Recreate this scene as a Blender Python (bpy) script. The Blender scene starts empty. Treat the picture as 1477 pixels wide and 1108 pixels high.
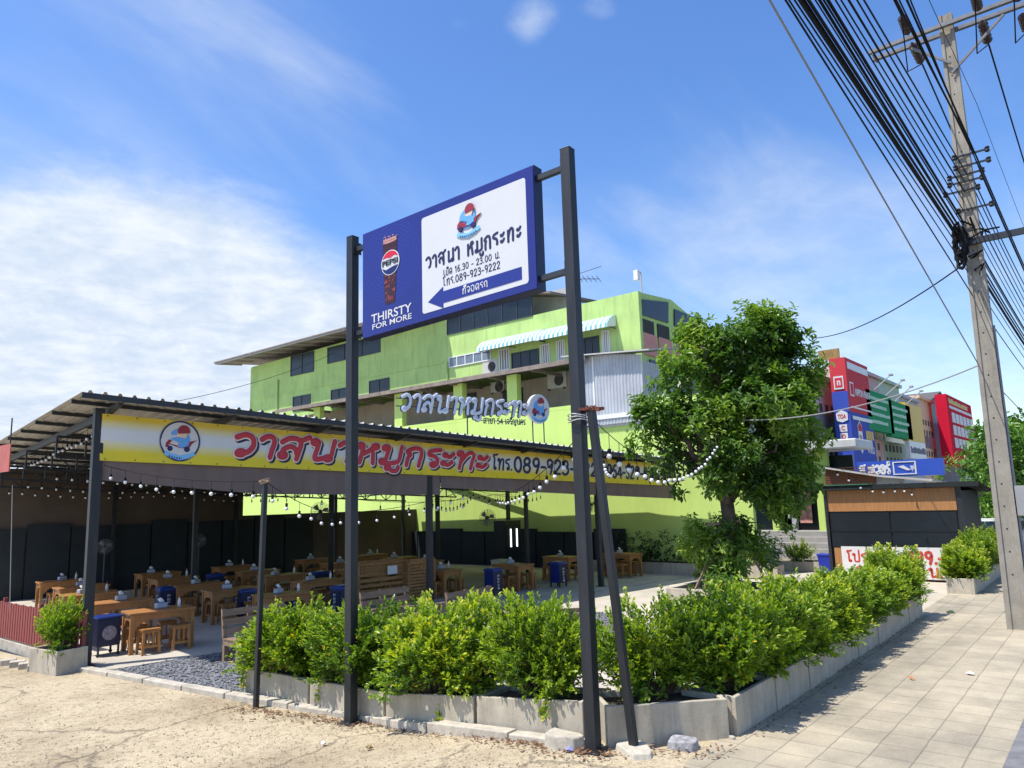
import bpy, math, random
from mathutils import Vector, Matrix, noise
random.seed(11)
R_=math.radians; PI=math.pi
sc=bpy.context.scene; COL=sc.collection
# ---------------------------------------------------------------- camera
FPX,CX,CY=1065.,738.5,554.                      # focal length in pixels of the 1477 px wide photograph
EYE=Vector((0,0,2.4)); az,pitch,roll=R_(39.3),R_(8.9),R_(1.72)
FW=Vector((math.cos(pitch)*math.cos(az),math.cos(pitch)*math.sin(az),math.sin(pitch)))
r0=Vector((math.sin(az),-math.cos(az),0)); u0=r0.cross(FW)
RT=r0*math.cos(roll)-u0*math.sin(roll); UP=u0*math.cos(roll)+r0*math.sin(roll)
cam=bpy.data.cameras.new('camera'); camo=bpy.data.objects.new('camera',cam); COL.objects.link(camo)
m=Matrix((RT,UP,-FW)).transposed().to_4x4(); m.translation=EYE; camo.matrix_world=m
cam.sensor_width=36; cam.lens=36*FPX/1477; cam.clip_end=3000; cam.clip_start=.05; sc.camera=camo
# ---------------------------------------------------------------- sun, sky, exposure
SUNV=Vector((-.42,.22,1.0)).normalized()         # towards the sun
sun=bpy.data.lights.new('sun','SUN'); sun.energy=3.9; sun.angle=R_(.53); sun.color=(1,.95,.87)
suno=bpy.data.objects.new('sun',sun); COL.objects.link(suno); suno.rotation_euler=SUNV.to_track_quat('Z','Y').to_euler()
sc.view_settings.view_transform='Standard'; sc.view_settings.look='None'; sc.view_settings.gamma=1; sc.view_settings.exposure=.72
def ray(x,y): return FW+RT*((x-CX)/FPX)-UP*((y-CY)/FPX)
wd=bpy.data.worlds.new("World"); sc.world=wd; wd.use_nodes=True
def world():
    nt=wd.node_tree; N=nt.nodes; L=nt.links; bg=N['Background']
    sky=N.new('ShaderNodeTexSky'); sky.sky_type='NISHITA'; sky.sun_disc=False
    sky.sun_elevation=math.asin(SUNV.z); sky.sun_rotation=math.atan2(SUNV.x,SUNV.y)
    sky.air_density=1.0; sky.dust_density=.7; sky.ozone_density=2.2
    tc=N.new('ShaderNodeTexCoord')
    def math_(op,a,b=None,c=None):
        n=N.new('ShaderNodeMath'); n.operation=op
        for i,v in enumerate((a,b,c)):
            if v is None: continue
            if isinstance(v,(int,float)): n.inputs[i].default_value=v
            else: L.new(v,n.inputs[i])
        return n.outputs[0]
    def blob(px,py,k,stretch=(1,1,1)):
        d=ray(px,py).normalized()
        v=N.new('ShaderNodeVectorMath'); v.operation='SUBTRACT'; L.new(tc.outputs['Generated'],v.inputs[0]); v.inputs[1].default_value=d
        s=N.new('ShaderNodeVectorMath'); s.operation='MULTIPLY'; L.new(v.outputs[0],s.inputs[0]); s.inputs[1].default_value=stretch
        q=N.new('ShaderNodeVectorMath'); q.operation='DOT_PRODUCT'; L.new(s.outputs[0],q.inputs[0]); L.new(s.outputs[0],q.inputs[1])
        return math_('EXPONENT',math_('MULTIPLY',q.outputs['Value'],-k))
    sep=N.new('ShaderNodeSeparateXYZ'); L.new(tc.outputs['Generated'],sep.inputs[0])
    zz=math_('MAXIMUM',sep.outputs['Z'],0.0)
    den=math_('ADD',zz,.22)
    cmb=N.new('ShaderNodeCombineXYZ'); L.new(math_('DIVIDE',sep.outputs['X'],den),cmb.inputs[0]); L.new(math_('DIVIDE',sep.outputs['Y'],den),cmb.inputs[1])
    def nz(scale,detail,rough,dist,off,st=(1,1,1)):
        mp=N.new('ShaderNodeMapping'); mp.inputs['Location'].default_value=off; mp.inputs['Scale'].default_value=st; mp.inputs['Rotation'].default_value=(0,0,R_(25)); L.new(cmb.outputs[0],mp.inputs[0])
        n=N.new('ShaderNodeTexNoise'); n.inputs['Scale'].default_value=scale; n.inputs['Detail'].default_value=detail; n.inputs['Roughness'].default_value=rough; n.inputs['Distortion'].default_value=dist
        L.new(mp.outputs[0],n.inputs['Vector']); return n.outputs['Fac']
    n1=nz(1.5,12,.56,.25,(3.1,1.2,0)); n2=nz(1.0,7,.55,.7,(7.7,4.2,1),(1,2.6,1)); n3=nz(7.0,8,.62,.2,(1.3,9.2,2))
    big=math_('ADD',math_('ADD',blob(190,415,16,(1,1,1.5)),math_('MULTIPLY',blob(20,500,14,(1,1,1.6)),.9)),math_('MULTIPLY',blob(430,480,20,(1,1,1.8)),.75))
    big=math_('ADD',big,math_('MULTIPLY',blob(60,640,14,(1,1,1.4)),.75))
    small=math_('ADD',math_('ADD',blob(765,28,420),math_('MULTIPLY',blob(868,5,800),.75)),math_('MULTIPLY',blob(660,38,900),.6))
    thin=math_('ADD',math_('ADD',blob(1180,400,7,(1,1,1.6)),math_('MULTIPLY',blob(100,150,9),.5)),math_('MULTIPLY',blob(380,180,12),.35))
    def sst(v,a,b):
        mr=N.new('ShaderNodeMapRange'); mr.interpolation_type='SMOOTHSTEP'; mr.inputs['From Min'].default_value=a; mr.inputs['From Max'].default_value=b; L.new(v,mr.inputs['Value']); return mr.outputs[0]
    d1=sst(math_('ADD',math_('ADD',math_('MULTIPLY',n1,1.05),math_('MULTIPLY',n3,.16)),math_('MULTIPLY',big,.56)),.95,1.33)
    d2=math_('MULTIPLY',sst(math_('ADD',math_('ADD',n1,math_('MULTIPLY',n3,.4)),math_('MULTIPLY',small,.7)),1.02,1.55),.9)
    d3=math_('MULTIPLY',sst(math_('ADD',n2,math_('MULTIPLY',thin,.45)),.62,1.15),.5)
    # background veil of scattered cloud everywhere else in the sky
    d4=math_('MULTIPLY',sst(n1,.62,.9),.16)
    hz=math_('MULTIPLY',sst(math_('MULTIPLY',zz,-1.0),-.30,-.01),.40)
    inv=lambda v: math_('SUBTRACT',1.0,v)
    dens=inv(math_('MULTIPLY',math_('MULTIPLY',math_('MULTIPLY',inv(d1),inv(d2)),math_('MULTIPLY',inv(d3),inv(d4))),inv(hz)))
    hs=N.new('ShaderNodeHueSaturation'); hs.inputs["Saturation"].default_value=1.24; hs.inputs['Value'].default_value=1.0; hs.inputs['Hue'].default_value=.508; L.new(sky.outputs[0],hs.inputs['Color'])
    mx=N.new('ShaderNodeMix'); mx.data_type='RGBA'; L.new(dens,mx.inputs['Factor']); L.new(hs.outputs[0],mx.inputs['A'])
    cc=N.new('ShaderNodeMix'); cc.data_type='RGBA'; L.new(sst(n3,.3,.75),cc.inputs['Factor']); cc.inputs['A'].default_value=(2.7,3.2,3.95,1); cc.inputs['B'].default_value=(3.9,4.15,4.5,1)
    L.new(cc.outputs['Result'],mx.inputs['B']); L.new(mx.outputs['Result'],bg.inputs[0]); bg.inputs[1].default_value=.145
world()
# ---------------------------------------------------------------- measuring helpers (photograph pixel -> place in the world)
LOT=-.25                                          # the restaurant yard lies lower than the pavement
def G(x,y,z=0.):
    d=ray(x,y); return EYE+d*((z-EYE.z)/d.z)
def sm(t): t=max(0,min(1,t)); return t*t*(3-2*t)
def zdrive(Y): return LOT*sm((Y-4.3)/3.2)
def GD(x,y):
    z=0
    for i in range(25): z=zdrive(G(x,y,z).y)
    return G(x,y,z)
def PX(x,y,X): d=ray(x,y); return EYE+d*((X-EYE.x)/d.x)
def PY(x,y,Y): d=ray(x,y); return EYE+d*((Y-EYE.y)/d.y)
def PN(x,y,p,n): d=ray(x,y); return EYE+d*((Vector(p)-EYE).dot(n)/d.dot(n))
def zat(x,y,X,Y): d=ray(x,y); return EYE.z+d.z*math.hypot(X,Y)/math.hypot(d.x,d.y)
# ---------------------------------------------------------------- mesh builder
def woff(o):
    v=Vector((0,0,0))
    while o: v+=o.location; o=o.parent
    return v
class MB:
    def __init__(s): s.v=[]; s.f=[]; s.mi=[]; s.att={}; s.cm=0
    def add(s,vs,fs):
        b=len(s.v); s.v+= [Vector(p) for p in vs]
        for f in fs: s.f.append([b+i for i in f]); s.mi.append(s.cm)
    def box(s,x0,y0,z0,x1,y1,z1,M=None):
        vs=[Vector((x,y,z)) for z in (z0,z1) for y in (y0,y1) for x in (x0,x1)]
        if M is not None: vs=[M@p for p in vs]
        s.add(vs,[(0,2,3,1),(4,5,7,6),(0,1,5,4),(2,6,7,3),(0,4,6,2),(1,3,7,5)]); return s
    def bar(s,p0,p1,w,h=None,up=(0,0,1),w1=None,h1=None):
        p0=Vector(p0);p1=Vector(p1); h=h or w; w1=w1 or w; h1=h1 or h
        d=(p1-p0).normalized(); up=Vector(up)
        if abs(d.dot(up))>.97: up=Vector((1,0,0)) if abs(d.x)<.9 else Vector((0,1,0))
        a=d.cross(up).normalized(); b=a.cross(d)
        vs=[p+a*(i*ww/2)+b*(j*hh/2) for p,ww,hh in ((p0,w,h),(p1,w1,h1)) for i,j in ((-1,-1),(1,-1),(1,1),(-1,1))]
        s.add(vs,[(3,2,1,0),(4,5,6,7),(0,1,5,4),(1,2,6,5),(2,3,7,6),(3,0,4,7)]); return s
    def tube(s,pts,r,n=6,cap=True):
        pts=[Vector(p) for p in pts]; k=len(pts); rs=r if isinstance(r,(list,tuple)) else [r]*k
        b=len(s.v); a=None
        for i,p in enumerate(pts):
            d=(pts[min(i+1,k-1)]-pts[max(i-1,0)]).normalized()
            if a is None:
                a=d.cross(Vector((0,0,1)))
                if a.length<.05: a=d.cross(Vector((1,0,0)))
            a=(a-d*a.dot(d)).normalized(); c=d.cross(a)
            for j in range(n):
                t=2*PI*j/n; s.v.append(p+a*(math.cos(t)*rs[i])+c*(math.sin(t)*rs[i]))
        for i in range(k-1):
            for j in range(n):
                s.f.append([b+i*n+j,b+i*n+(j+1)%n,b+(i+1)*n+(j+1)%n,b+(i+1)*n+j]); s.mi.append(s.cm)
        if cap:
            s.f.append([b+j for j in range(n)][::-1]); s.f.append([b+(k-1)*n+j for j in range(n)]); s.mi+=[s.cm]*2
        return s
    def lathe(s,prof,n=12,M=None):
        b=len(s.v)
        for r,z in prof:
            for j in range(n):
                t=2*PI*j/n; p=Vector((r*math.cos(t),r*math.sin(t),z)); s.v.append(M@p if M is not None else p)
        for i in range(len(prof)-1):
            for j in range(n): s.f.append([b+i*n+j,b+i*n+(j+1)%n,b+(i+1)*n+(j+1)%n,b+(i+1)*n+j]); s.mi.append(s.cm)
        s.f.append([b+j for j in range(n)][::-1]); s.f.append([b+(len(prof)-1)*n+j for j in range(n)]); s.mi+=[s.cm]*2
        return s
    def prism(s,poly,f,d0,d1):                    # poly of (x,y); f(x,y,depth)->point
        n=len(poly); s.add([f(x,y,d0) for x,y in poly]+[f(x,y,d1) for x,y in poly],
            [list(range(n))[::-1],list(range(n,2*n))]+[(i,(i+1)%n,n+(i+1)%n,n+i) for i in range(n)]); return s
    def build(s,name,mat,parent=None,smooth=False,bevel=0,mats=None,loc=None):
        me=bpy.data.meshes.new(name)
        if parent is not None: off=woff(parent)
        elif loc is not None: off=Vector(loc)
        else:
            xs=[p.x for p in s.v]; ys=[p.y for p in s.v]; off=Vector(((min(xs)+max(xs))/2,(min(ys)+max(ys))/2,min(p.z for p in s.v)))
        me.from_pydata([tuple(p-off) for p in s.v],[],s.f)
        for mm in (mats or [mat]): me.materials.append(mm)
        if mats: me.polygons.foreach_set('material_index',s.mi)
        for k,(dom,val) in s.att.items():
            at=me.attributes.new(k,'FLOAT',dom); at.data.foreach_set('value',val)
        if smooth: me.polygons.foreach_set('use_smooth',[True]*len(me.polygons))
        me.update()
        o=bpy.data.objects.new(name,me); COL.objects.link(o)
        if parent is not None: o.parent=parent
        else: o.location=off
        if bevel:
            md=o.modifiers.new('bevel','BEVEL'); md.width=bevel; md.segments=2; md.limit_method='ANGLE'
        return o
def tag(o,label=None,cat=None,group=None,kind=None):
    if label: o['label']=label
    if cat: o['category']=cat
    if group: o['group']=group
    if kind: o['kind']=kind
    return o
def thing(name,label,cat,loc=(0,0,0),rot=0,group=None):
    o=bpy.data.objects.new(name,None); COL.objects.link(o); o.location=loc; o.rotation_euler=(0,0,rot); o.empty_display_size=.1
    return tag(o,label,cat,group)
def copy_tree(o,parent=None):
    c=o.copy(); COL.objects.link(c)
    if parent is not None: c.parent=parent
    for ch in list(o.children): copy_tree(ch,c)
    return c
def hide_proto(o):                                # prototypes are removed once copied
    for ch in list(o.children): hide_proto(ch)
    bpy.data.objects.remove(o)
# ---------------------------------------------------------------- materials
def hexc(h):
    h=h.lstrip('#'); c=[int(h[i:i+2],16)/255 for i in (0,2,4)]
    return tuple((x/12.92 if x<=.04045 else ((x+.055)/1.055)**2.4) for x in c)
MATS={}
def M(name,col=0,rough=.6,var=.12,scale=5,metal=0,bump=0,bscale=40,streak=None,stain=0,spec=.5):
    if name in MATS: return MATS[name]
    if isinstance(col,str): col=hexc(col)
    mt=bpy.data.materials.new(name); mt.use_nodes=True; nt=mt.node_tree; N=nt.nodes; L=nt.links; p=N['Principled BSDF']
    p.inputs['Roughness'].default_value=rough; p.inputs['Metallic'].default_value=metal; p.inputs['Specular IOR Level'].default_value=spec
    tc=N.new('ShaderNodeTexCoord'); vec=tc.outputs['Object']
    if streak:
        mp=N.new('ShaderNodeMapping'); mp.inputs['Scale'].default_value=streak; L.new(vec,mp.inputs[0]); vec=mp.outputs[0]
    nz=N.new('ShaderNodeTexNoise'); nz.inputs['Scale'].default_value=scale; nz.inputs['Detail'].default_value=7; nz.inputs['Roughness'].default_value=.62; L.new(vec,nz.inputs['Vector'])
    mr=N.new('ShaderNodeMapRange'); mr.inputs['From Min'].default_value=.3; mr.inputs['From Max'].default_value=.7; L.new(nz.outputs['Fac'],mr.inputs['Value'])
    mx=N.new('ShaderNodeMix'); mx.data_type='RGBA'; L.new(mr.outputs[0],mx.inputs['Factor'])
    mx.inputs['A'].default_value=tuple(c*(1-var) for c in col)+(1,); mx.inputs['B'].default_value=tuple(min(1,c*(1+var)) for c in col)+(1,)
    out=mx.outputs['Result']
    if stain:
        mp2=N.new('ShaderNodeMapping'); mp2.inputs['Scale'].default_value=(3,3,.35); L.new(tc.outputs['Object'],mp2.inputs[0])
        n2=N.new('ShaderNodeTexNoise'); n2.inputs['Scale'].default_value=1.3; n2.inputs['Detail'].default_value=8; n2.inputs['Roughness'].default_value=.7; L.new(mp2.outputs[0],n2.inputs['Vector'])
        m2=N.new('ShaderNodeMapRange'); m2.inputs['From Min'].default_value=.5; m2.inputs['From Max'].default_value=.78; m2.inputs['To Max'].default_value=stain; L.new(n2.outputs['Fac'],m2.inputs['Value'])
        x2=N.new('ShaderNodeMix'); x2.data_type='RGBA'; L.new(m2.outputs[0],x2.inputs['Factor']); L.new(out,x2.inputs['A']); x2.inputs['B'].default_value=tuple(c*.38 for c in col)+(1,); out=x2.outputs['Result']
    L.new(out,p.inputs['Base Color'])
    if bump:
        bz=N.new('ShaderNodeTexNoise'); bz.inputs['Scale'].default_value=bscale; bz.inputs['Detail'].default_value=5; L.new(vec,bz.inputs['Vector'])
        bp=N.new('ShaderNodeBump'); bp.inputs['Strength'].default_value=bump; bp.inputs['Distance'].default_value=.01; L.new(bz.outputs['Fac'],bp.inputs['Height']); L.new(bp.outputs[0],p.inputs['Normal'])
    MATS[name]=mt; return mt
def leafmat(name,ramp,trans=.35):
    mt=bpy.data.materials.new(name); mt.use_nodes=True; nt=mt.node_tree; N=nt.nodes; L=nt.links; p=N['Principled BSDF']; out=N['Material Output']
    at=N.new('ShaderNodeAttribute'); at.attribute_name='tint'
    cr=N.new('ShaderNodeValToRGB'); el=cr.color_ramp.elements
    el[0].position=ramp[0][0]; el[0].color=ramp[0][1]+(1,); el[1].position=ramp[-1][0]; el[1].color=ramp[-1][1]+(1,)
    for pos,c in ramp[1:-1]: e=el.new(pos); e.color=c+(1,)
    L.new(at.outputs['Fac'],cr.inputs[0]); L.new(cr.outputs[0],p.inputs['Base Color']); p.inputs['Roughness'].default_value=.38; p.inputs['Specular IOR Level'].default_value=.45
    tr=N.new('ShaderNodeBsdfTranslucent'); hs=N.new('ShaderNodeHueSaturation'); hs.inputs['Value'].default_value=1.5; hs.inputs['Saturation'].default_value=1.1; L.new(cr.outputs[0],hs.inputs['Color']); L.new(hs.outputs[0],tr.inputs['Color'])
    ms=N.new('ShaderNodeMixShader'); ms.inputs[0].default_value=trans; L.new(p.outputs[0],ms.inputs[1]); L.new(tr.outputs[0],ms.inputs[2]); L.new(ms.outputs[0],out.inputs['Surface'])
    return mt
LEAF_SHRUB=leafmat('shrub_leaf',[(0,(.055,.115,.016)),(.35,(.16,.27,.028)),(.62,(.35,.45,.045)),(.9,(.62,.62,.09)),(1,(.66,.45,.03))],.42)
LEAF_TREE=leafmat('tree_leaf',[(0,(.035,.09,.014)),(.4,(.12,.225,.03)),(.75,(.24,.35,.055)),(1,(.38,.44,.09))],.42)
LEAF_FAR=leafmat('far_leaf',[(0,(.05,.12,.02)),(.6,(.14,.28,.04)),(1,(.3,.42,.08))],.3)
LEAF_DARK=leafmat('dark_hedge_leaf',[(0,(.01,.03,.008)),(1,(.04,.09,.02))],.2)
BARK=M('bark',(.09,.065,.05),.9,.35,9,bump=.6,bscale=18)
STEM=M('stem',(.12,.085,.05),.85,.3,12)
BLACK=M('black_paint',(.018,.02,.024),.42,.25,7,stain=.0)
POSTP=M('post_paint',(.013,.016,.021),.5,.45,4,streak=(3,3,.4),bump=.15,bscale=60)
STEEL=M('dark_steel',(.02,.025,.033),.5,.25,6)
CONC=M('planter_concrete',(.42,.375,.29),.85,.16,5,bump=.25,bscale=30,stain=.75)
CONC2=M('kerb_concrete',(.42,.38,.31),.9,.25,7,bump=.5,bscale=30)
POLEC=M('pole_concrete',(.30,.27,.22),.9,.2,3,bump=.3,bscale=25,stain=.6)
WOOD=M('honey_wood',(.36,.16,.045),.5,.25,9,streak=(1,1,.25))
WOODT=M('honey_wood_top',(.33,.145,.042),.5,.25,7,streak=(.3,2.5,1))
PALLET=M('pallet_wood',(.24,.165,.105),.8,.35,8,streak=(.35,3,3),bump=.3)
PALLET2=M('crate_wood',(.36,.18,.06),.7,.35,8,streak=(.4,3,3))
LIME=M('lime_paint',(.50,.66,.17),.75,.07,.8,bump=.12,bscale=4,stain=.16)
LIME2=M('lime_paint_upper',(.42,.60,.19),.8,.15,.6,stain=.55)
GLASSD=M('dark_glass',(.008,.014,.022),.3,.3,1.5)
WHITE=M('white_paint',(.72,.72,.70),.5,.05,4)
GREYM=M('grey_metal_sheet',(.40,.42,.45),.5,.15,1.2,stain=.45)
ROOFM=M('roof_sheet',(.30,.285,.265),.5,.15,1.0)
ROOFE=M('old_roof_sheet',(.20,.165,.14),.8,.3,2)
BLUE=M('sign_blue',(.014,.022,.19),.35,.05,3)
NAVY=M('navy_print',(.012,.014,.10),.45,.05,3)
RED=M('red_print',(.50,.025,.04),.5,.06,4)
WHITEP=M('white_print',(.60,.61,.62),.45,.02,3)
def soil_dark(): return M('potting_soil',(.06,.045,.03),.95,.4,20,bump=.6)
# ---------------------------------------------------------------- lettering drawn as rounded strokes
def arc(cx,cy,r,a0,a1,n=9): return [(cx+r*math.cos(R_(a0+(a1-a0)*i/n)),cy+r*math.sin(R_(a0+(a1-a0)*i/n))) for i in range(n+1)]
def lp(cx,cy,a0=0,d=1,r=.085): return [p+(1,) for p in arc(cx,cy,r,a0,a0+360*d,9)]
GL={'ว':(.58,[lp(.26,.12)+[(.44,.22),(.5,.5),(.42,.82),(.24,.93),(.06,.8)]]),
'า':(.46,[[(.04,.78),(.14,.92),(.28,.92),(.36,.72),(.36,.35),(.36,0)]]),
'ส':(.72,[lp(.16,.13,90,-1)+[(.13,.38),(.28,.55),(.42,.47),(.5,.25)],[(.06,.74),(.2,.92),(.38,.93),(.52,.76),(.54,.4),(.54,0)],[(.5,.84),(.7,1.04)]]),
'น':(.72,[lp(.13,.84)+[(.22,.8),(.22,.45),(.22,.1),(.3,.03),(.5,.12)]+lp(.58,.1,180,-1)+[(.5,.1),(.64,.25),(.64,.6),(.64,.95)]]),
'ห':(.74,[lp(.13,.84)+[(.22,.8),(.22,.4),(.22,0)],[(.22,.4),(.42,.62),(.5,.78)]+lp(.58,.85,180,-1)+[(.5,.74),(.56,.5),(.6,.2),(.62,0)]]),
'ม':(.72,[lp(.13,.84)+[(.22,.8),(.22,.45),(.22,.18)]+lp(.14,.11,0,1)+[(.3,.04),(.5,.08),(.62,.2),(.62,.6),(.62,.95)]]),
'ก':(.66,[[(.14,0),(.14,.42),(.2,.6),(.06,.7),(.2,.88),(.36,.95),(.5,.86),(.55,.6),(.55,.3),(.55,0)]]),
'ร':(.5,[lp(.32,.11,0)+[(.42,.14),(.4,.4),(.28,.56),(.1,.64),(.1,.82),(.24,.9),(.44,.95)]]),
'ะ':(.46,[lp(.1,.68,0,1,.06)+[(.16,.62),(.28,.6),(.4,.78)],lp(.1,.22,0,1,.06)+[(.16,.16),(.28,.14),(.4,.32)]]),
'ท':(.74,[lp(.13,.84)+[(.22,.8),(.22,.4),(.22,0)],[(.22,.35),(.36,.8),(.5,.93),(.62,.78),(.62,.4),(.62,0)]]),
'โ':(.44,[lp(.28,.1,0)+[(.2,.12),(.18,.5),(.18,.95),(.06,1.12),(.1,1.28),(.26,1.24),(.42,1.32)]]),
'เ':(.3,[lp(.2,.1,0)+[(.12,.12),(.1,.5),(.1,.95)]]),
'ป':(.7,[lp(.13,.84)+[(.22,.8),(.2,.4),(.22,.06),(.4,0),(.58,.06),(.6,.5),(.6,1.3)]]),
'ด':(.68,[lp(.34,.42,0)+[(.3,.32),(.22,.02),(.1,.3),(.1,.65),(.22,.88),(.38,.95),(.54,.84),(.58,.5),(.58,0)]]),
'ถ':(.68,[lp(.12,.1,0)+[(.2,.12),(.18,.5),(.08,.66),(.2,.86),(.38,.95),(.54,.84),(.58,.5),(.58,0)]]),
'จ':(.6,[lp(.14,.42,0)+[(.24,.4),(.32,.03),(.46,.2),(.52,.55),(.44,.85),(.26,.95),(.08,.82)]]),
'อ':(.66,[lp(.2,.54,180)+[(.1,.5),(.1,.15),(.3,.01),(.5,.1),(.56,.5),(.5,.82),(.3,.95),(.08,.84)]]),
'ข':(.62,[lp(.16,.82)+[(.24,.75),(.16,.55),(.22,.35),(.2,.06),(.4,0),(.54,.1),(.54,.55),(.54,.95)]]),
'ช':(.66,[lp(.16,.82)+[(.24,.75),(.16,.55),(.22,.35),(.2,.06),(.4,0),(.54,.1),(.52,.6),(.48,.78),(.64,1.02)]]),
'ค':(.66,[lp(.34,.5,0)+[(.24,.4),(.14,0),(.1,.5),(.22,.88),(.38,.95),(.54,.84),(.58,.5),(.58,0)]]),
'ญ':(.9,[[(.12,0),(.12,.5),(.06,.7),(.24,.93),(.42,.84),(.46,.4),(.46,.04),(.66,.02),(.76,.2),(.76,.95)],[(.5,-.15),(.7,-.25),(.8,-.1)]]),
'ุ':(0,[[(-.16,-.12),(-.1,-.2),(-.1,-.36)]]),
'ู':(0,[lp(-.42,-.2,0,1,.06)+[(-.34,-.24),(-.26,-.34),(-.12,-.32),(-.1,-.14)]]),
'ิ':(0,[[(-.52,1.1),(-.42,1.26),(-.24,1.26),(-.1,1.1),(-.3,1.1),(-.52,1.1)]]),
'ี':(0,[[(-.52,1.1),(-.42,1.26),(-.24,1.26),(-.1,1.1),(-.3,1.1),(-.52,1.1)],[(-.1,1.1),(-.1,1.36)]]),
'่':(0,[[(-.12,1.42),(-.12,1.62)]]),'์':(0,[lp(-.2,1.2,0,1,.07)]),
'0':(.62,[arc(.31,.5,.24,90,450,2)and[(.31+.24*math.cos(R_(a)),.5+.48*math.sin(R_(a))) for a in range(90,451,24)]]),
'1':(.4,[[(.08,.78),(.24,.98),(.24,.5),(.24,0)]]),
'2':(.6,[[(.08,.76),(.18,.95),(.34,.98),(.48,.82),(.44,.58),(.24,.28),(.08,.03)],[(.08,.02),(.5,.02)]]),
'3':(.58,[[(.08,.86),(.24,.98),(.42,.92),(.46,.72),(.36,.56),(.22,.53)],[(.22,.53),(.42,.48),(.5,.26),(.4,.06),(.22,0),(.06,.1)]]),
'4':(.62,[[(.42,0),(.42,.5),(.42,.98)],[(.42,.98),(.06,.28)],[(.06,.27),(.56,.27)]]),
'5':(.58,[[(.46,.96),(.14,.96)],[(.14,.96),(.1,.55)],[(.1,.54),(.28,.62),(.46,.5),(.48,.25),(.36,.04),(.2,0),(.06,.08)]]),
'6':(.6,[[(.44,.95),(.26,.92),(.12,.6),(.1,.28),(.2,.03),(.38,.02),(.5,.22),(.44,.48),(.3,.56),(.14,.44)]]),
'7':(.56,[[(.06,.96),(.5,.96)],[(.5,.95),(.3,.5),(.2,0)]]),
'8':(.6,[[(.3+.19*math.cos(R_(a)),.75+.22*math.sin(R_(a))) for a in range(-90,271,30)],[(.3+.23*math.cos(R_(a)),.26+.26*math.sin(R_(a))) for a in range(90,451,30)]]),
'9':(.6,[[(.48,.62),(.36,.46),(.2,.48),(.1,.7),(.16,.92),(.32,.98),(.46,.9),(.5,.66),(.46,.35),(.36,0)]]),
'-':(.42,[[(.06,.42),(.34,.42)]]),'.':(.24,[[(.1,.03),(.11,.03)]]),' ':(.36,[])}
def crom(p,k=4):
    if len(p)<3: return p
    o=[]
    for i in range(len(p)-1):
        a=p[max(i-1,0)];b=p[i];c=p[i+1];d=p[min(i+2,len(p)-1)]
        for j in range(k):
            t=j/k; o.append(tuple(.5*((2*b[q])+(-a[q]+c[q])*t+(2*a[q]-5*b[q]+4*c[q]-d[q])*t*t+(-a[q]+3*b[q]-3*c[q]+d[q])*t**3) for q in (0,1)))
    return o+[p[-1]]
def twidth(t,tr=.06): return sum(GL[c][0]+(tr if GL[c][0] else 0) for c in t)
def ribbon(mb,f,pts,r,d,flat=.12,n=8):
    "rounded flattened stroke in the x,y plane of f"
    k=len(pts); rings=[]
    def dirn(i):
        a=pts[max(i-1,0)];b=pts[min(i+1,k-1)]; x,y=b[0]-a[0],b[1]-a[1]; l=math.hypot(x,y) or 1; return x/l,y/l
    for i in range(k):
        t=dirn(i)
        if i==0:
            for q in (75,45,15): rings.append(((pts[0][0]-t[0]*r*math.sin(R_(q)),pts[0][1]-t[1]*r*math.sin(R_(q))),t,r*math.cos(R_(q))))
        else: rings.append((pts[i],t,r))
        if i==k-1:
            for q in (15,45,75): rings.append(((pts[i][0]+t[0]*r*math.sin(R_(q)),pts[i][1]+t[1]*r*math.sin(R_(q))),t,r*math.cos(R_(q))))
    b=len(mb.v)
    for c,t,rr in rings:
        for j in range(n):
            a=2*PI*(j+.5)/n; o=math.cos(a)*rr; mb.v.append(f(c[0]-t[1]*o,c[1]+t[0]*o,d+math.sin(a)*r*flat))
    for i in range(len(rings)-1):
        for j in range(n): mb.f.append([b+i*n+j,b+(i+1)*n+j,b+(i+1)*n+(j+1)%n,b+i*n+(j+1)%n]); mb.mi.append(mb.cm)
    m_=len(rings)-1
    mb.f.append([b+j for j in range(n)]); mb.f.append([b+m_*n+j for j in range(n)][::-1]); mb.mi+=[mb.cm]*2
def stext(mb,f,text,x0,x1,y0,h,r,d,shear=0,flat=.12,dx=0,dy=0,tr=.06,plain=False):
    sx=(x1-x0)/twidth(text,tr); x=0
    for ch in text:
        w,st=GL[ch]
        for s in st:
            if plain:                              # loopless printed style
                s=s[9:] if len(s[0])==3 and len(s)>11 else s
            s=[p[:2] for p in s]
            p=[(x0+dx+(x+gx+shear*gy)*sx,y0+dy+gy*h) for gx,gy in crom(s)]; ribbon(mb,f,p,r,d,flat)
        if w: x+=w+tr
    return mb
def latin(mb,f,text,x0,x1,y0,h,d,off=0,th=.003):
    cu=bpy.data.curves.new('txt','FONT'); cu.body=text; cu.size=1; cu.offset=off; cu.resolution_u=4
    o=bpy.data.objects.new('txt',cu); COL.objects.link(o); dg=bpy.context.evaluated_depsgraph_get()
    me=bpy.data.meshes.new_from_object(o.evaluated_get(dg)); bpy.data.objects.remove(o); bpy.data.curves.remove(cu)
    if not len(me.vertices): return
    xs=[v.co.x for v in me.vertices]; ys=[v.co.y for v in me.vertices]; a,b=min(xs),max(xs); c,e=min(ys),max(ys)
    g=lambda v:(x0+(v.co.x-a)/(b-a)*(x1-x0),y0+(v.co.y-c)/(e-c)*h)
    vs=[f(*g(v),d+th) for v in me.vertices]; mb.add(vs,[list(p.vertices) for p in me.polygons]); bpy.data.meshes.remove(me)
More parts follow.
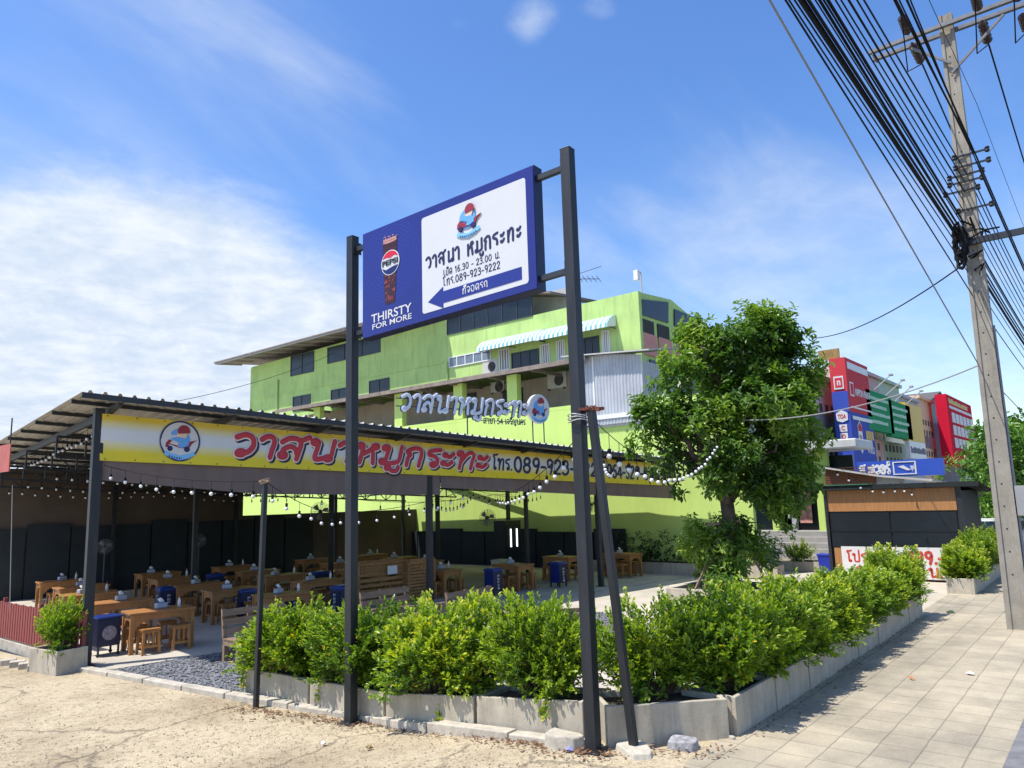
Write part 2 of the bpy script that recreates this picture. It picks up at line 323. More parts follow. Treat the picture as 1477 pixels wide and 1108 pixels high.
def rect(x0,y0,x1,y1,c=0,n=4):
    if c<=0: return [(x0,y0),(x1,y0),(x1,y1),(x0,y1)]
    return arc(x1-c,y0+c,c,-90,0,n)+arc(x1-c,y1-c,c,0,90,n)+arc(x0+c,y1-c,c,90,180,n)+arc(x0+c,y0+c,c,180,270,n)
def disc(cx,cy,r,n=32,ry=None): return [(cx+r*math.cos(2*PI*i/n),cy+(ry or r)*math.sin(2*PI*i/n)) for i in range(n)]
def plane(o,ex,ey,en):
    o,ex,ey,en=Vector(o),Vector(ex),Vector(ey),Vector(en)
    return lambda x,y,d: o+ex*x+ey*y+en*d
EM_B=M('emblem_blue',(.12,.36,.75),.5,.04); EM_R=M('emblem_red',(.28,.015,.03),.5,.05); EM_S=M('emblem_cream',(.75,.55,.40),.5,.03); EM_L=M('emblem_light_blue',(.20,.50,.80),.5,.04)
def emblem(f,cx,cy,R,d,parent,base=True,ring=True):
    g=lambda x,y,z: f(cx+x*R,cy+y*R,z)
    if base:
        a=MB(); a.prism(disc(0,0,1.0,40),g,d-.002,d+.003); a.build('emblem_disc',WHITEP,parent)
        if ring:
            b=MB(); n=48
            for i in range(n):
                t0,t1=2*PI*i/n,2*PI*(i+1)/n
                b.add([g(q*math.cos(t),q*math.sin(t),d+.006) for t in (t0,t1) for q in (.95,1.04)],[(0,1,3,2)])
            b.build('emblem_ring',NAVY,parent)
    a=MB(); a.prism(disc(-.05,.08,.55,32),g,d,d+.006); a.build('emblem_sky',EM_B,parent)
    a=MB(); a.prism([(-.72,-.52),(-.45,-.62),(0,-.74),(.45,-.62),(.72,-.52),(.8,-.7),(.5,-.86),(0,-.98),(-.5,-.86),(-.8,-.7)],g,d,d+.009); a.build('emblem_ribbon',EM_L,parent)
    a=MB(); a.prism([(-.74,-.34),(-.72,-.12),(-.56,.06),(-.4,.0),(-.28,-.14),(.2,-.14),(.5,.0),(.88,.1),(.62,-.1),(.5,-.3),(.2,-.36),(-.3,-.36)],g,d,d+.012); a.build('emblem_scooter',EM_R,parent); a=MB(); a.prism(disc(-.5,-.4,.14,14),g,d,d+.0172); a.build('emblem_wheel',NAVY,parent); a=MB(); a.prism(disc(.36,-.4,.15,14),g,d,d+.0172); a.build('emblem_wheel',NAVY,parent); a=MB(); a.prism(arc(.16,.5,.32,-14,200,14)+[(-.16,.36)],g,d+.017,d+.022); a.build('emblem_helmet',EM_R,parent)
    a=MB(); a.prism(disc(.08,.36,.26,18),g,d,d+.015); a.build('emblem_head',EM_S,parent)
    a=MB(); a.prism([(-.5,.04),(-.44,.14),(-.1,.2),(.26,.16),(.46,-.04),(.4,-.24),(.1,-.34),(-.12,-.3),(-.02,-.12),(-.3,.0)],g,d,d+.0165); a.build('emblem_coat',EM_B,parent)
    a=MB(); 
    for k in range(9): 
        x=-.52+k*.13; a.prism(rect(x-.035,-.8-.12*(1-(x/.6)**2),x+.035,-.72-.12*(1-(x/.6)**2)),g,d,d+.012)
    a.build('emblem_lettering',NAVY,parent)
# ---------------------------------------------------------------- foliage
def leaf(V,F,T,p,d,n,l,w,t,fold=.25):
    s=d.cross(n)
    if s.length<1e-4: return
    s.normalize(); n=s.cross(d); b=len(V)
    V+= [p,p+d*(l*.38)+s*(w*.42)+n*(w*fold),p+d*(l*.74)+s*(w*.46)+n*(w*fold*.7),p+d*l-n*(l*.08),p+d*(l*.74)-s*(w*.46)+n*(w*fold*.7),p+d*(l*.38)-s*(w*.42)+n*(w*fold)]
    F+= [(b,b+3,b+2,b+1),(b,b+5,b+4,b+3)]; T+= [t,t]
def rv(): 
    while 1:
        v=Vector((random.uniform(-1,1),random.uniform(-1,1),random.uniform(-1,1)))
        if .05<v.length<1: return v.normalized()
def shrub_mesh(name,w,dp,h,shoots,leaves,ll=.062,seed=0,tipyellow=1,spread=1,mat=None):
    "upright leafy shrub: shoots fan out of the soil and carry whorls of small leaves"
    random.seed(seed); V=[];F=[];T=[];stems=MB()
    ph=random.uniform(0,100)
    for i in range(shoots):
        # end point on a lumpy box-like shell
        a=random.uniform(0,2*PI); u=random.random()
        q=rv()
        if q.z<-.2: q.z=-random.random()*.8
        e=Vector((math.copysign(abs(q.x)**.7,q.x)*w*.5,math.copysign(abs(q.y)**.7,q.y)*dp*.5,h*.46+q.z*h*.5))
        lump=1+.5*noise.noise(Vector((e.x*2.2+ph,e.y*2.2,e.z*2.2)))
        rr=random.uniform(.74,1.05)*lump if random.random()<.78 else random.uniform(.3,.75)
        c=Vector((0,0,h*.42)); e=c+(e-c)*rr
        if e.z<.0: e.z=random.uniform(-.12,.12) if abs(e.y)>dp*.33 else random.uniform(.02,.15)
        out=(e-c).normalized(); up=Vector((0,0,1))
        dr=(out*.8*spread+up*(.35+.4*max(0,e.z/h))+rv()*.35).normalized()
        L=random.uniform(.15,.27)*(1.5 if random.random()<.07 else 1)*min(1,h/.9+.2)
        st=e-dr*L*.8; young=random.random()
        hgt=max(0,min(1,e.z/h)); nl=max(6,int(leaves*(L/.3)**.7))
        patch=.5+.9*noise.noise(Vector((e.x*1.7+ph,e.y*1.7+5,e.z*1.5)))
        if i%5==0: stems.tube([Vector((e.x*.25,e.y*.25,0)),st*.6+Vector((0,0,.02)),st,e],[.008,.006,.004,.002],4,False)
        for k in range(nl):
            t=(k+random.random())/nl; p=st+dr*(L*t)+rv()*.02
            side=rv(); side=(side-dr*side.dot(dr)).normalized()
            d=(side*(1.0-.45*t)+dr*(.35+.75*t)+up*.15).normalized()
            tint=.10+.26*patch+.34*tipyellow*(t*t)*(.35+.65*hgt)+.2*young*t+random.uniform(-.1,.12)
            if random.random()<.006: tint=1
            l=ll*random.uniform(.7,1.25)*(1-.3*max(0,t-.75))
            leaf(V,F,T,p,d,(up+rv()*.5+dr*.3).normalized(),l,l*.5,max(0,min(1,tint)))
    mb=MB(); mb.v=V; mb.f=F; mb.mi=[0]*len(F); mb.att={'tint':('FACE',T)}
    return mb,stems
def crown_mesh(lobes,nclus,per,ll,seed,tlo=0.0,thi=1.0,droop=.1,inner=.35):
    "lobes: (centre, radii) ; leaf rosettes scattered through the lobes, denser at the outside"
    random.seed(seed); V=[];F=[];T=[]; tot=sum(r.x*r.y*r.z for c,r in lobes)
    for c,r in lobes:
        n=int(nclus*(r.x*r.y*r.z)/tot)+3
        for i in range(n):
            q=rv(); rr=(inner+(1-inner)*random.random()**.6)*(1+.25*noise.noise(Vector((q.x*2+c.x,q.y*2+c.y,q.z*2+c.z))))
            p=c+Vector((q.x*r.x,q.y*r.y,q.z*r.z))*rr
            if noise.noise(p*1.1+Vector((9,3,1)))<-.2: continue
            dr=(q+Vector((0,0,.5))+rv()*.5).normalized(); base=.32+.5*noise.noise(p*.9)+random.uniform(-.14,.18)
            for k in range(per):
                side=rv(); side=(side-dr*side.dot(dr)).normalized()
                d=(side+dr*random.uniform(-.1,.9)-Vector((0,0,droop))).normalized()
                l=ll*random.uniform(.6,1.2)
                leaf(V,F,T,p+rv()*ll*.5+dr*random.uniform(-.5,.6)*ll,d,(Vector((0,0,1))+rv()*.6+dr*.4).normalized(),l,l*.42,max(0,min(1,tlo+(thi-tlo)*(base+random.uniform(-.12,.16)))))
    mb=MB(); mb.v=V; mb.f=F; mb.mi=[0]*len(F); mb.att={'tint':('FACE',T)}; return mb
# ================================================================ THE SETTING
def groundmat():
    mt=bpy.data.materials.new('drive_concrete'); mt.use_nodes=True; nt=mt.node_tree; N=nt.nodes; L=nt.links; p=N['Principled BSDF']; p.inputs['Roughness'].default_value=.95
    tc=N.new('ShaderNodeTexCoord')
    def nz(s,d,r=.6):
        n=N.new('ShaderNodeTexNoise'); n.inputs['Scale'].default_value=s; n.inputs['Detail'].default_value=d; n.inputs['Roughness'].default_value=r; L.new(tc.outputs['Object'],n.inputs['Vector']); return n.outputs['Fac']
    def rp(v,st):
        c=N.new('ShaderNodeValToRGB'); e=c.color_ramp.elements
        e[0].position,e[0].color=st[0][0],st[0][1]+(1,); e[1].position,e[1].color=st[-1][0],st[-1][1]+(1,)
        for q in st[1:-1]: k=e.new(q[0]); k.color=q[1]+(1,)
        L.new(v,c.inputs[0]); return c.outputs[0]
    def mix(f,a,b,t='MIX'):
        m_=N.new('ShaderNodeMix'); m_.data_type='RGBA'; m_.blend_type=t
        if isinstance(f,float): m_.inputs['Factor'].default_value=f
        else: L.new(f,m_.inputs['Factor'])
        L.new(a,m_.inputs['A'])
        if isinstance(b,tuple): m_.inputs['B'].default_value=b+(1,)
        else: L.new(b,m_.inputs['B'])
        return m_.outputs['Result']
    base=rp(nz(.55,9,.62),[(.3,(.29,.23,.145)),(.45,(.41,.335,.22)),(.57,(.50,.42,.28)),(.75,(.35,.285,.19))])
    sp=rp(nz(13,9,.8),[(.36,(.42,.38,.33)),(.5,(1,1,1)),(.62,(1,1,1)),(.74,(1.0,.98,.93))])
    base=mix(.85,base,sp,'MULTIPLY')
    gr=rp(nz(60,4,.7),[(.36,(.35,.31,.27)),(.47,(1,1,1))]); base=mix(.7,base,gr,'MULTIPLY')
    vo=N.new('ShaderNodeTexVoronoi'); vo.feature='DISTANCE_TO_EDGE'; vo.inputs['Scale'].default_value=.55
    ad=N.new('ShaderNodeMixRGB'); ad.blend_type='ADD'; ad.inputs[0].default_value=.5
    n3=N.new('ShaderNodeTexNoise'); n3.inputs['Scale'].default_value=1.4; n3.inputs['Detail'].default_value=9; n3.inputs['Roughness'].default_value=.68; L.new(tc.outputs['Object'],n3.inputs['Vector'])
    L.new(tc.outputs['Object'],ad.inputs[1]); L.new(n3.outputs['Color'],ad.inputs[2]); L.new(ad.outputs[0],vo.inputs['Vector'])
    ck=rp(vo.outputs['Distance'],[(0,(0,0,0)),(.008,(.0,.0,.0)),(.016,(1,1,1))])
    ckm=rp(nz(.8,3),[(.42,(1,1,1)),(.5,(0,0,0))]); ck2=mix(ckm,ck,(1.0,1.0,1.0)); base=mix(.42,base,ck2,'MULTIPLY')
    L.new(base,p.inputs['Base Color'])
    bp=N.new('ShaderNodeBump'); bp.inputs['Strength'].default_value=.55; bp.inputs['Distance'].default_value=.02
    hh=N.new('ShaderNodeMath'); hh.operation='ADD'; L.new(nz(7,12,.75),hh.inputs[0]); L.new(nz(70,3,.6),hh.inputs[1]); L.new(hh.outputs[0],bp.inputs['Height']); L.new(bp.outputs[0],p.inputs['Normal'])
    return mt
def pavermat(bw=.38,bh=.36,off=(0,.04-.011,0),c1=(.42,.37,.28),c2=(.37,.325,.245)):
    mt=bpy.data.materials.new('pavers'); mt.use_nodes=True; nt=mt.node_tree; N=nt.nodes; L=nt.links; p=N['Principled BSDF']; p.inputs['Roughness'].default_value=.9
    tc=N.new('ShaderNodeTexCoord'); mp=N.new('ShaderNodeMapping'); mp.inputs['Location'].default_value=off; L.new(tc.outputs['Object'],mp.inputs[0])
    w=N.new('ShaderNodeTexNoise'); w.inputs['Scale'].default_value=2.3; w.inputs['Detail'].default_value=3; L.new(tc.outputs['Object'],w.inputs['Vector'])
    wm=N.new('ShaderNodeMixRGB'); wm.blend_type='ADD'; wm.inputs[0].default_value=.028; L.new(mp.outputs[0],wm.inputs[1]); L.new(w.outputs['Color'],wm.inputs[2])
    b=N.new('ShaderNodeTexBrick'); b.offset=0; b.squash=1; b.inputs['Scale'].default_value=1; b.inputs['Brick Width'].default_value=bw; b.inputs['Row Height'].default_value=bh; b.inputs['Mortar Size'].default_value=.008; b.inputs['Mortar Smooth'].default_value=.6
    b.inputs['Color1'].default_value=c1+(1,); b.inputs['Color2'].default_value=c2+(1,); b.inputs['Mortar'].default_value=(.25,.22,.17,1); L.new(wm.outputs[0],b.inputs['Vector'])
    n=N.new('ShaderNodeTexNoise'); n.inputs['Scale'].default_value=.9; n.inputs['Detail'].default_value=10; n.inputs['Roughness'].default_value=.68; L.new(tc.outputs['Object'],n.inputs['Vector'])
    r=N.new('ShaderNodeValToRGB'); r.color_ramp.elements[0].position=.36; r.color_ramp.elements[0].color=(.62,.62,.60,1); r.color_ramp.elements[1].position=.62; r.color_ramp.elements[1].color=(1.08,1.05,.98,1); L.new(n.outputs['Fac'],r.inputs[0])
    m_=N.new('ShaderNodeMix'); m_.data_type='RGBA'; m_.blend_type='MULTIPLY'; m_.inputs['Factor'].default_value=.9; L.new(b.outputs['Color'],m_.inputs['A']); L.new(r.outputs[0],m_.inputs['B'])
    g=N.new('ShaderNodeTexNoise'); g.inputs['Scale'].default_value=45; g.inputs['Detail'].default_value=5; g.inputs['Roughness'].default_value=.7; L.new(tc.outputs['Object'],g.inputs['Vector'])
    r2=N.new('ShaderNodeValToRGB'); r2.color_ramp.elements[0].position=.33; r2.color_ramp.elements[0].color=(.6,.58,.55,1); r2.color_ramp.elements[1].position=.5; r2.color_ramp.elements[1].color=(1,1,1,1); L.new(g.outputs['Fac'],r2.inputs[0])
    m2=N.new('ShaderNodeMix'); m2.data_type='RGBA'; m2.blend_type='MULTIPLY'; m2.inputs['Factor'].default_value=.55; L.new(m_.outputs['Result'],m2.inputs['A']); L.new(r2.outputs[0],m2.inputs['B']); L.new(m2.outputs['Result'],p.inputs['Base Color'])
    bp=N.new('ShaderNodeBump'); bp.inputs['Strength'].default_value=.5; bp.inputs['Distance'].default_value=.012; bp.invert=True; L.new(b.outputs['Fac'],bp.inputs['Height']); L.new(bp.outputs[0],p.inputs['Normal'])
    return mt
DIRT=groundmat()
def st(o): o['kind']='structure'; return o
mb=MB(); mb.add([(-600,-600,-.5),(900,-600,-.5),(900,900,-.5),(-600,900,-.5)],[(0,1,2,3)]); st(mb.build('ground',M('far_ground',(.30,.27,.22),.95,.25,.2),loc=(0,0,0)))
mb=MB(); mb.add([(-200,-16,-.15),(400,-16,-.15),(400,1.0,-.15),(-200,1.0,-.15)],[(0,1,2,3)]); st(mb.build('road',M('asphalt',(.055,.055,.06),.9,.25,3,bump=.5,bscale=90),loc=(0,0,0)))
# driveway with a gentle fall into the yard
KL=[GD(0,950),GD(114,966),GD(330,1006),GD(524,1037),GD(740,1065),GD(842,1078)]
KL=[Vector((4.9,60,LOT)),Vector((5.2,17,LOT))]+KL[1:]
def kx(Y):
    P=KL
    for a,b in zip(P,P[1:]):
        if b.y<=Y<=a.y: return a.x+(b.x-a.x)*(a.y-Y)/(a.y-b.y)
    return 8.2
mb=MB(); ys=[.9+i*.25 for i in range(80)]+[22+i*3 for i in range(14)]; xs=[0,.05,.12,.2,.3,.42,.56,.7,.82,.92,1]
grid=[]
for Y in ys:
    xr=kx(Y)+.05 if Y>4.35 else 8.2
    grid.append([Vector((-30+(xr+30)*u**.6,Y,zdrive(Y)-.006+(.012*noise.noise(Vector((u*30,Y*.9,0))) if Y>4.3 and u<1 else 0))) for u in xs])
mb.v=[p for r in grid for p in r]; n=len(xs)
for i in range(len(ys)-1):
    for j in range(n-1): mb.f.append([i*n+j,i*n+j+1,(i+1)*n+j+1,(i+1)*n+j]); mb.mi.append(0)
st(mb.build('driveway',DIRT,loc=(0,0,0),smooth=True))
pv0=G(985,1105); pv1=G(1020,1078)
mb=MB(); poly=[(pv0.x-.25,1.12),(160,1.12),(160,3.42),(7.3,3.42),(pv1.x+.05,pv1.y),(pv0.x,pv0.y)]
mb.prism(poly,lambda x,y,d:Vector((x,y,d)),-.35,0.0); st(mb.build('pavement',pavermat(),loc=(0,0,0)))
mb=MB()
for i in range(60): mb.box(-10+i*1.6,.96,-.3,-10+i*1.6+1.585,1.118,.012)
st(mb.build('street_kerb',M('kerb_concrete_shadow_tone',(.16,.16,.16),.9,.3,5,bump=.4),loc=(0,0,0)))  # kerb colour darkened to paint in the shadow band along the pavement edge
# yard: concrete, gravel bed, pavilion slab
SLABM=M('yard_concrete',(.44,.40,.33),.9,.2,.8,bump=.3,bscale=20,stain=0)
TH=R_(-7.5); SD=Vector((math.cos(TH),math.sin(TH),0)); TD=Vector((-math.sin(TH),math.cos(TH),0)); PO=G(122,962,LOT)
def PV(s,t,z=LOT): p=PO+SD*s+TD*t; p.z=z; return p
def SG_(x,y,z=LOT): d=G(x,y,z)-PO; return d.dot(SD),d.dot(TD)
def FR(x,y,t=0):
    p=PN(x,y,PO+TD*t,TD); return (p-PO).dot(SD),p.z
mb=MB(); yard=[(PV(-.2,-.3).x,PV(-.2,-.3).y)]+[(kx(Y)+.02,Y) for Y in (12,10,8,6.5,5.2,4.5)]+[(7.2,3.5),(60,3.5),(60,60),(6,60)]
mb.prism(yard,lambda x,y,d:Vector((x,y,d)),-.45,LOT-.03); st(mb.build('yard_ground',SLABM,loc=(0,0,0)))
mb=MB(); sl=[(-.25,-.1),(.35,-.62),(18.4,-.62),(18.4,13.5),(-.25,13.5)]; mb.prism(sl,lambda x,y,d:PV(x,y,d),LOT-.1,LOT); st(mb.build('pavilion_floor',SLABM,loc=(0,0,0)))
gpoly=[GD(160,972),PV(.3,-.63),PV(9.6,-.63)]+[G(890,884,LOT),G(890,960,LOT),G(700,985,LOT),GD(420,1000),GD(300,998)]
gp=[(p.x,p.y) for p in gpoly]
def inside(x,y,P):
    c=False
    for i in range(len(P)):
        x1,y1=P[i];x2,y2=P[i-1]
        if (y1>y)!=(y2>y) and x<(x2-x1)*(y-y1)/(y2-y1)+x1: c=not c
    return c
GRAV=M('gravel_stone',(.16,.165,.175),.85,.45,14)
mb=MB(); mb.prism(gp,lambda x,y,d:Vector((x,y,d)),LOT-.04,LOT-.018); random.seed(5)
x0=min(p[0] for p in gp);x1=max(p[0] for p in gp);y0=min(p[1] for p in gp);y1=max(p[1] for p in gp); k=0
while k<11000:
    x,y=random.uniform(x0,x1),random.uniform(y0,y1)
    if not inside(x,y,gp): continue
    k+=1; r=random.uniform(.014,.032); a=random.uniform(0,PI); z=LOT-.012+random.uniform(0,.02)
    ca,sa=math.cos(a),math.sin(a); q=[(r*1.4,0,0),(0,r,.2*r),(-r*1.3,.1*r,.1*r),(0,-r,-.1*r),(.1*r,.1*r,r*.7),(0,0,-r*.6)]
    mb.add([(x+u*ca-v*sa,y+u*sa+v*ca,z+w) for u,v,w in q],[(0,1,4),(1,2,4),(2,3,4),(3,0,4),(1,0,5),(2,1,5),(3,2,5),(0,3,5)])
tag(mb.build('gravel',GRAV,loc=(0,0,0)),'bed of loose grey gravel between the benches and the planters','gravel',kind='stuff')
mb=MB(); random.seed(3)
pts=[KL[1]]+KL[2:]
for a,b in zip(pts[1:],pts[2:]):
    n=max(1,int((b-a).length/.9))
    for i in range(n):
        p=a.lerp(b,i/n+.004);q=a.lerp(b,(i+1)/n-.004); h=.07+random.uniform(-.012,.012); p.z+=h/2-.03;q.z+=h/2-.03; mb.bar(p,q,.16,h+.06)
st(mb.build('yard_kerb',CONC2,loc=(0,0,0),bevel=.012))
# ================================================================ TWO-POST SIGN
PL=GD(506,1042); PR=GD(856,1082)
zt=zat(808,216,PR.x,PR.y)
SX=(PR-PL); SX.z=0; SX.normalize(); SN=Vector((SX.y,-SX.x,0)); SN=SN if SN.dot(EYE-PL)>0 else -SN
root=thing('post_sign','tall blue parking sign with a cola glass, hung between two dark steel posts','sign',(PR.x,PR.y,0))
for P,nm in ((PL,0),(PR,1)):
    mb=MB(); top=zt if nm else zat(508,342,PL.x,PL.y)
    M4=Matrix.Translation((P.x,P.y,0))@Matrix(((SX.x,SN.x,0),(SX.y,SN.y,0),(0,0,1))).to_4x4()
    mb.box(-.06,-.06,P.z-.02,.06,.06,top,M4); mb.box(-.063,-.063,top-.012,.063,.063,top+.002,M4); mb.box(-.12,-.12,P.z-.02,.12,.12,P.z+.012,M4)
    mb.build('post',POSTP,root,bevel=.008)
bo=PL+SN*.0
def SP(x,y):                                       # pixel -> (along, height) on the sign's front plane
    p=PN(x,y,PL+SN*.06,SN); return (p-PL).dot(SX),p.z
aTL,aBL,aTR,aBR=SP(522,339),SP(524,488),SP(769,237),SP(774,416.6)
xl=(aTL[0]+aBL[0])/2; xr=(aTR[0]+aBR[0])/2; zb=(aBL[1]+aBR[1])/2; ztp=(aTL[1]+aTR[1])/2
tilt=((aTR[1]+aBR[1])-(aTL[1]+aBL[1]))/2/(xr-xl)
print('SIGN',aTL,aBL,aTR,aBR,'len',(PR-PL).length,'tilt',tilt)
EX=(SX+Vector((0,0,tilt))); F_=plane(Vector((PL.x,PL.y,0))+SN*.06+Vector((0,0,zb-tilt*(xr-xl)/2)),EX,(0,0,1),SN); F=lambda x,y,d:F_(x,y,d)-EX*0+Vector((0,0,-tilt*xl))
W_,H_=xr-xl,ztp-zb
def FS(px,py): x,z=SP(px,py); return x, z-(F(x,0,0).z)
mb=MB(); mb.prism(rect(xl,0,xr,H_),F,-.16,0); board=mb.build('sign_board',BLUE,root,bevel=.006)
mb=MB()
for y in (0,H_-.03): mb.prism(rect(xl-.005,y-.004,xr+.005,y+.034),F,-.168,-.012)
mb.prism(rect(xl-.006,.0,xl+.02,H_),F,-.166,-.01); mb.prism(rect(xr-.02,0,xr+.006,H_),F,-.166,-.01)
mb.build('board_casing',M('navy_casing',(.01,.015,.06),.4,.2,4),board)
for z in (.12,H_-.14):
    for xa,xb in ((.0,xl),(xr,(PR-PL).length)):
        mb=MB(); mb.bar(F(xa,z,-.08),F(xb,z,-.08),.06); xp=xa+.07 if xa<.5 else xb-.07; mb.bar(F(xp,z-.06,-.08),F(xp,z+.1,-.08),.012,.13); mb.build('bracket',STEEL,root)
w=[FS(607,317),FS(611,452),FS(757,255),FS(763.5,409)]
wx0=(w[0][0]+w[1][0])/2; wx1=(w[2][0]+w[3][0])/2; wy0=(w[1][1]+w[3][1])/2; wy1=(w[0][1]+w[2][1])/2
mb=MB(); mb.prism(rect(wx0,wy0,wx1,wy1,.035),F,-.01,.003); mb.build('white_panel',WHITEP,board)
PW,PH=wx1-wx0,wy1-wy0
q=lambda u,v:(wx0+u*PW,wy0+v*PH)
NV2=M('text_navy',(.012,.014,.075),.45,.03,3)
mb=MB(); stext(mb,F,'วาสนา หมูกระทะ',*[q(.04,0)[0],q(.96,0)[0]],q(0,.445)[1],.128*PH,.0172,.005,flat=.18,plain=True,tr=.1); mb.build('shop_name_lettering',NV2,board)
mb=MB(); stext(mb,F,'เปิด 16.30 - 23.00 น.',q(.22,0)[0],q(.765,0)[0],q(0,.32)[1],.062*PH,.0062,.005,flat=.25,plain=True,tr=.1)
stext(mb,F,'โทร.089-923-9222',q(.215,0)[0],q(.765,0)[0],q(0,.219)[1],.07*PH,.0068,.005,flat=.25,plain=True,tr=.1); mb.build('hours_and_phone_lettering',NV2,board)
mb=MB(); mb.prism([q(.06,.105),q(.215,.215),q(.215,.168),q(.945,.168),q(.945,.05),q(.215,.05),q(.215,.0)],F,.0,.007); mb.build('arrow',M('arrow_blue',(.014,.026,.22),.4,.05,3),board)
mb=MB(); stext(mb,F,'ที่จอดรถ',q(.4,0)[0],q(.65,0)[0],q(0,.078)[1],.062*PH,.0062,.0095,flat=.25,plain=True,tr=.1); mb.build('parking_lettering',WHITEP,board)
emblem(F,*q(.475,.8),.185*PH,.006,board,base=False)
# cola glass and slogan
gx=(FS(563,430)[0]); gy=FS(566,378)[1]; ht=FS(562,345)[1]; hb=FS(568,436)[1]; gw=.135
mb=MB()
for k in range(9):
    rr=.16+.045*k
    for i in range(int(36+8*k)):
        a=2*PI*i/int(36+8*k); x,y=gx+rr*math.cos(a),gy+.02+rr*math.sin(a)
        if xl+.02<x<wx0-.02 and .03<y<H_-.04 : mb.prism(rect(x-.006,y-.006,x+.006,y+.006),F,0,.0015)
mb.build('halo_dots',M('halo_blue',(.03,.06,.42),.4,.02,3),board)
mb=MB(); gwd=lambda v: gw*(.62+.38*v**.7)
prof=[0,.05,.3,.55,.8,1]
mb.prism([(gx-gwd(v),hb+(ht-hb)*v) for v in prof]+[(gx+gwd(v),hb+(ht-hb)*v) for v in reversed(prof)],F,0,.004); mb.build('cola_glass',M('cola_brown',(.045,.008,.006),.3,.6,26),board)
mb=MB(); random.seed(9)
for i in range(26):
    v=random.uniform(.06,.55); x=gx+random.uniform(-.8,.8)*gwd(v); y=hb+(ht-hb)*v; r=random.uniform(.008,.022); a0=random.uniform(0,3)
    mb.prism([(x+r*math.cos(a0+k*1.57),y+1.5*r*math.sin(a0+k*1.57)) for k in range(4)],F,.001,.0055+i*.0001)
for i in range(10): 
    y=hb+(ht-hb)*random.uniform(.0,1.); 
mb.build('ice',M('cola_highlight',(.22,.04,.03),.25,.5,30),board)
mb=MB(); mb.prism(disc(gx,hb+(ht-hb)*.965,gw*.96,20,.022),F,.002,.006); mb.prism(rect(gx-gw*.9,ht-.02,gx+gw*.9,ht+.012,.01),F,.0,.007); 
for i in range(14): mb.prism(disc(gx+random.uniform(-1,1)*gw,ht+random.uniform(0,.05),random.uniform(.005,.012),8),F,.0,.004+i*.0002)
mb.build('foam',M('foam_pink',(.45,.22,.20),.5,.3,30),board)
LR=.165
mb=MB(); mb.prism(disc(gx+.01,gy,LR,40),F,.004,.009); mb.build('cola_badge',WHITEP,board)
mb=MB(); n=40
mb.prism([(gx+.01+LR*.93*math.cos(R_(a)),gy+LR*.93*math.sin(R_(a))) for a in range(22,160,6)]+[(gx+.01-LR*.4,gy+LR*.46),(gx+.01,gy+LR*.36),(gx+.01+LR*.45,gy+LR*.5)],F,.006,.0115); mb.build('badge_red',M('badge_red',(.55,.012,.03),.4,.04,3),board)
mb=MB(); mb.prism([(gx+.01+LR*.93*math.cos(R_(a)),gy+LR*.93*math.sin(R_(a))) for a in range(200,342,6)]+[(gx+.01+LR*.45,gy-LR*.36),(gx+.01,gy-LR*.42),(gx+.01-LR*.45,gy-LR*.52)],F,.006,.0115); mb.build('badge_navy',M('badge_navy',(.006,.012,.10),.4,.04,3),board)
mb=MB(); latin(mb,F,'PEPSI',gx+.01-LR*.86,gx+.01+LR*.86,gy-LR*.2,LR*.46,.0125,off=.035); mb.build('badge_lettering',M('black_print',(.008,.008,.012),.4,.05,3),board)
t0=FS(536,466); t1=FS(594,446)
mb=MB(); latin(mb,F,'THIRSTY',t0[0],t1[0],FS(536,467)[1],.115,.002,off=.012); latin(mb,F,'FOR MORE',t0[0]+.02,t1[0]-.0,FS(538,476)[1],.072,.002,off=.012); mb.build('slogan_lettering',WHITEP,board)
# ================================================================ SLIM POLES FOR THE LIGHT STRINGS
LP=GD(369,1021); lz=zat(382,692,LP.x,LP.y)
root=thing('light_pole','slim dark steel pole with a timber cap beside the left planters','pole',LP)
tp=PN(382.4,694,LP,Vector((FW.x,FW.y,0)).normalized())
mb=MB(); mb.bar(LP-Vector((0,0,.03)),tp,.062,.062,up=SX); mb.build('shaft',POSTP,root,bevel=.006)
mb=MB(); mb.bar(tp+SX*-.11,tp+SX*.11,.05,.03); mb.tube([tp+Vector((.06*math.cos(a/2),.06*math.sin(a/2),-.06+.004*a)) for a in range(0,26)],.007,5); mb.build('timber_cap',PALLET,root)
LEB=GD(915,1082)+Vector((0,0,.0)); LET=PN(853,592,LEB+Vector((-.15,.12,0)),Vector((FW.x,FW.y,0)).normalized())
root=thing('leaning_pole','dark steel pole leaning beside the right sign post, footed on broken concrete','pole',LEB)
mb=MB(); mb.bar(LEB,LET,.075,.075,up=SX); mb.build('shaft',POSTP,root,bevel=.006)
mb=MB(); mb.bar(LET-RT*.13+UP*.01,LET+RT*.13+UP*.02,.04,.03); mb.bar(LET-SX*.1,LET+SX*.1,.03,.03); mb.tube([LET+RT*.05*math.cos(a)+Vector((0,0,.03+.02*math.sin(3*a)))+FW*.05*math.sin(a) for a in [k*.5 for k in range(14)]],.008,5); mb.build('rusty_cap',M('rust',(.16,.05,.03),.85,.4,20),root)
wrp=MB(); 
for k in range(3):
    c=Vector((PR.x,PR.y,LET.z-.1+k*.03)); wrp.tube([c+Vector((.112*math.cos(a),.112*math.sin(a),.012*math.sin(a*2+k))) for a in [i*PI/8 for i in range(17)]],.006,5,False)
wrp.tube([Vector((PR.x,PR.y,LET.z-.07))+(LET-Vector((PR.x,PR.y,LET.z))).normalized()*.11,LET-Vector((0,0,.1))],.007,5)
tag(wrp.build('binding_wire',M('grey_cable',(.35,.36,.38),.5,.2,9)),'grey wire tying the leaning pole to the right sign post','wire')
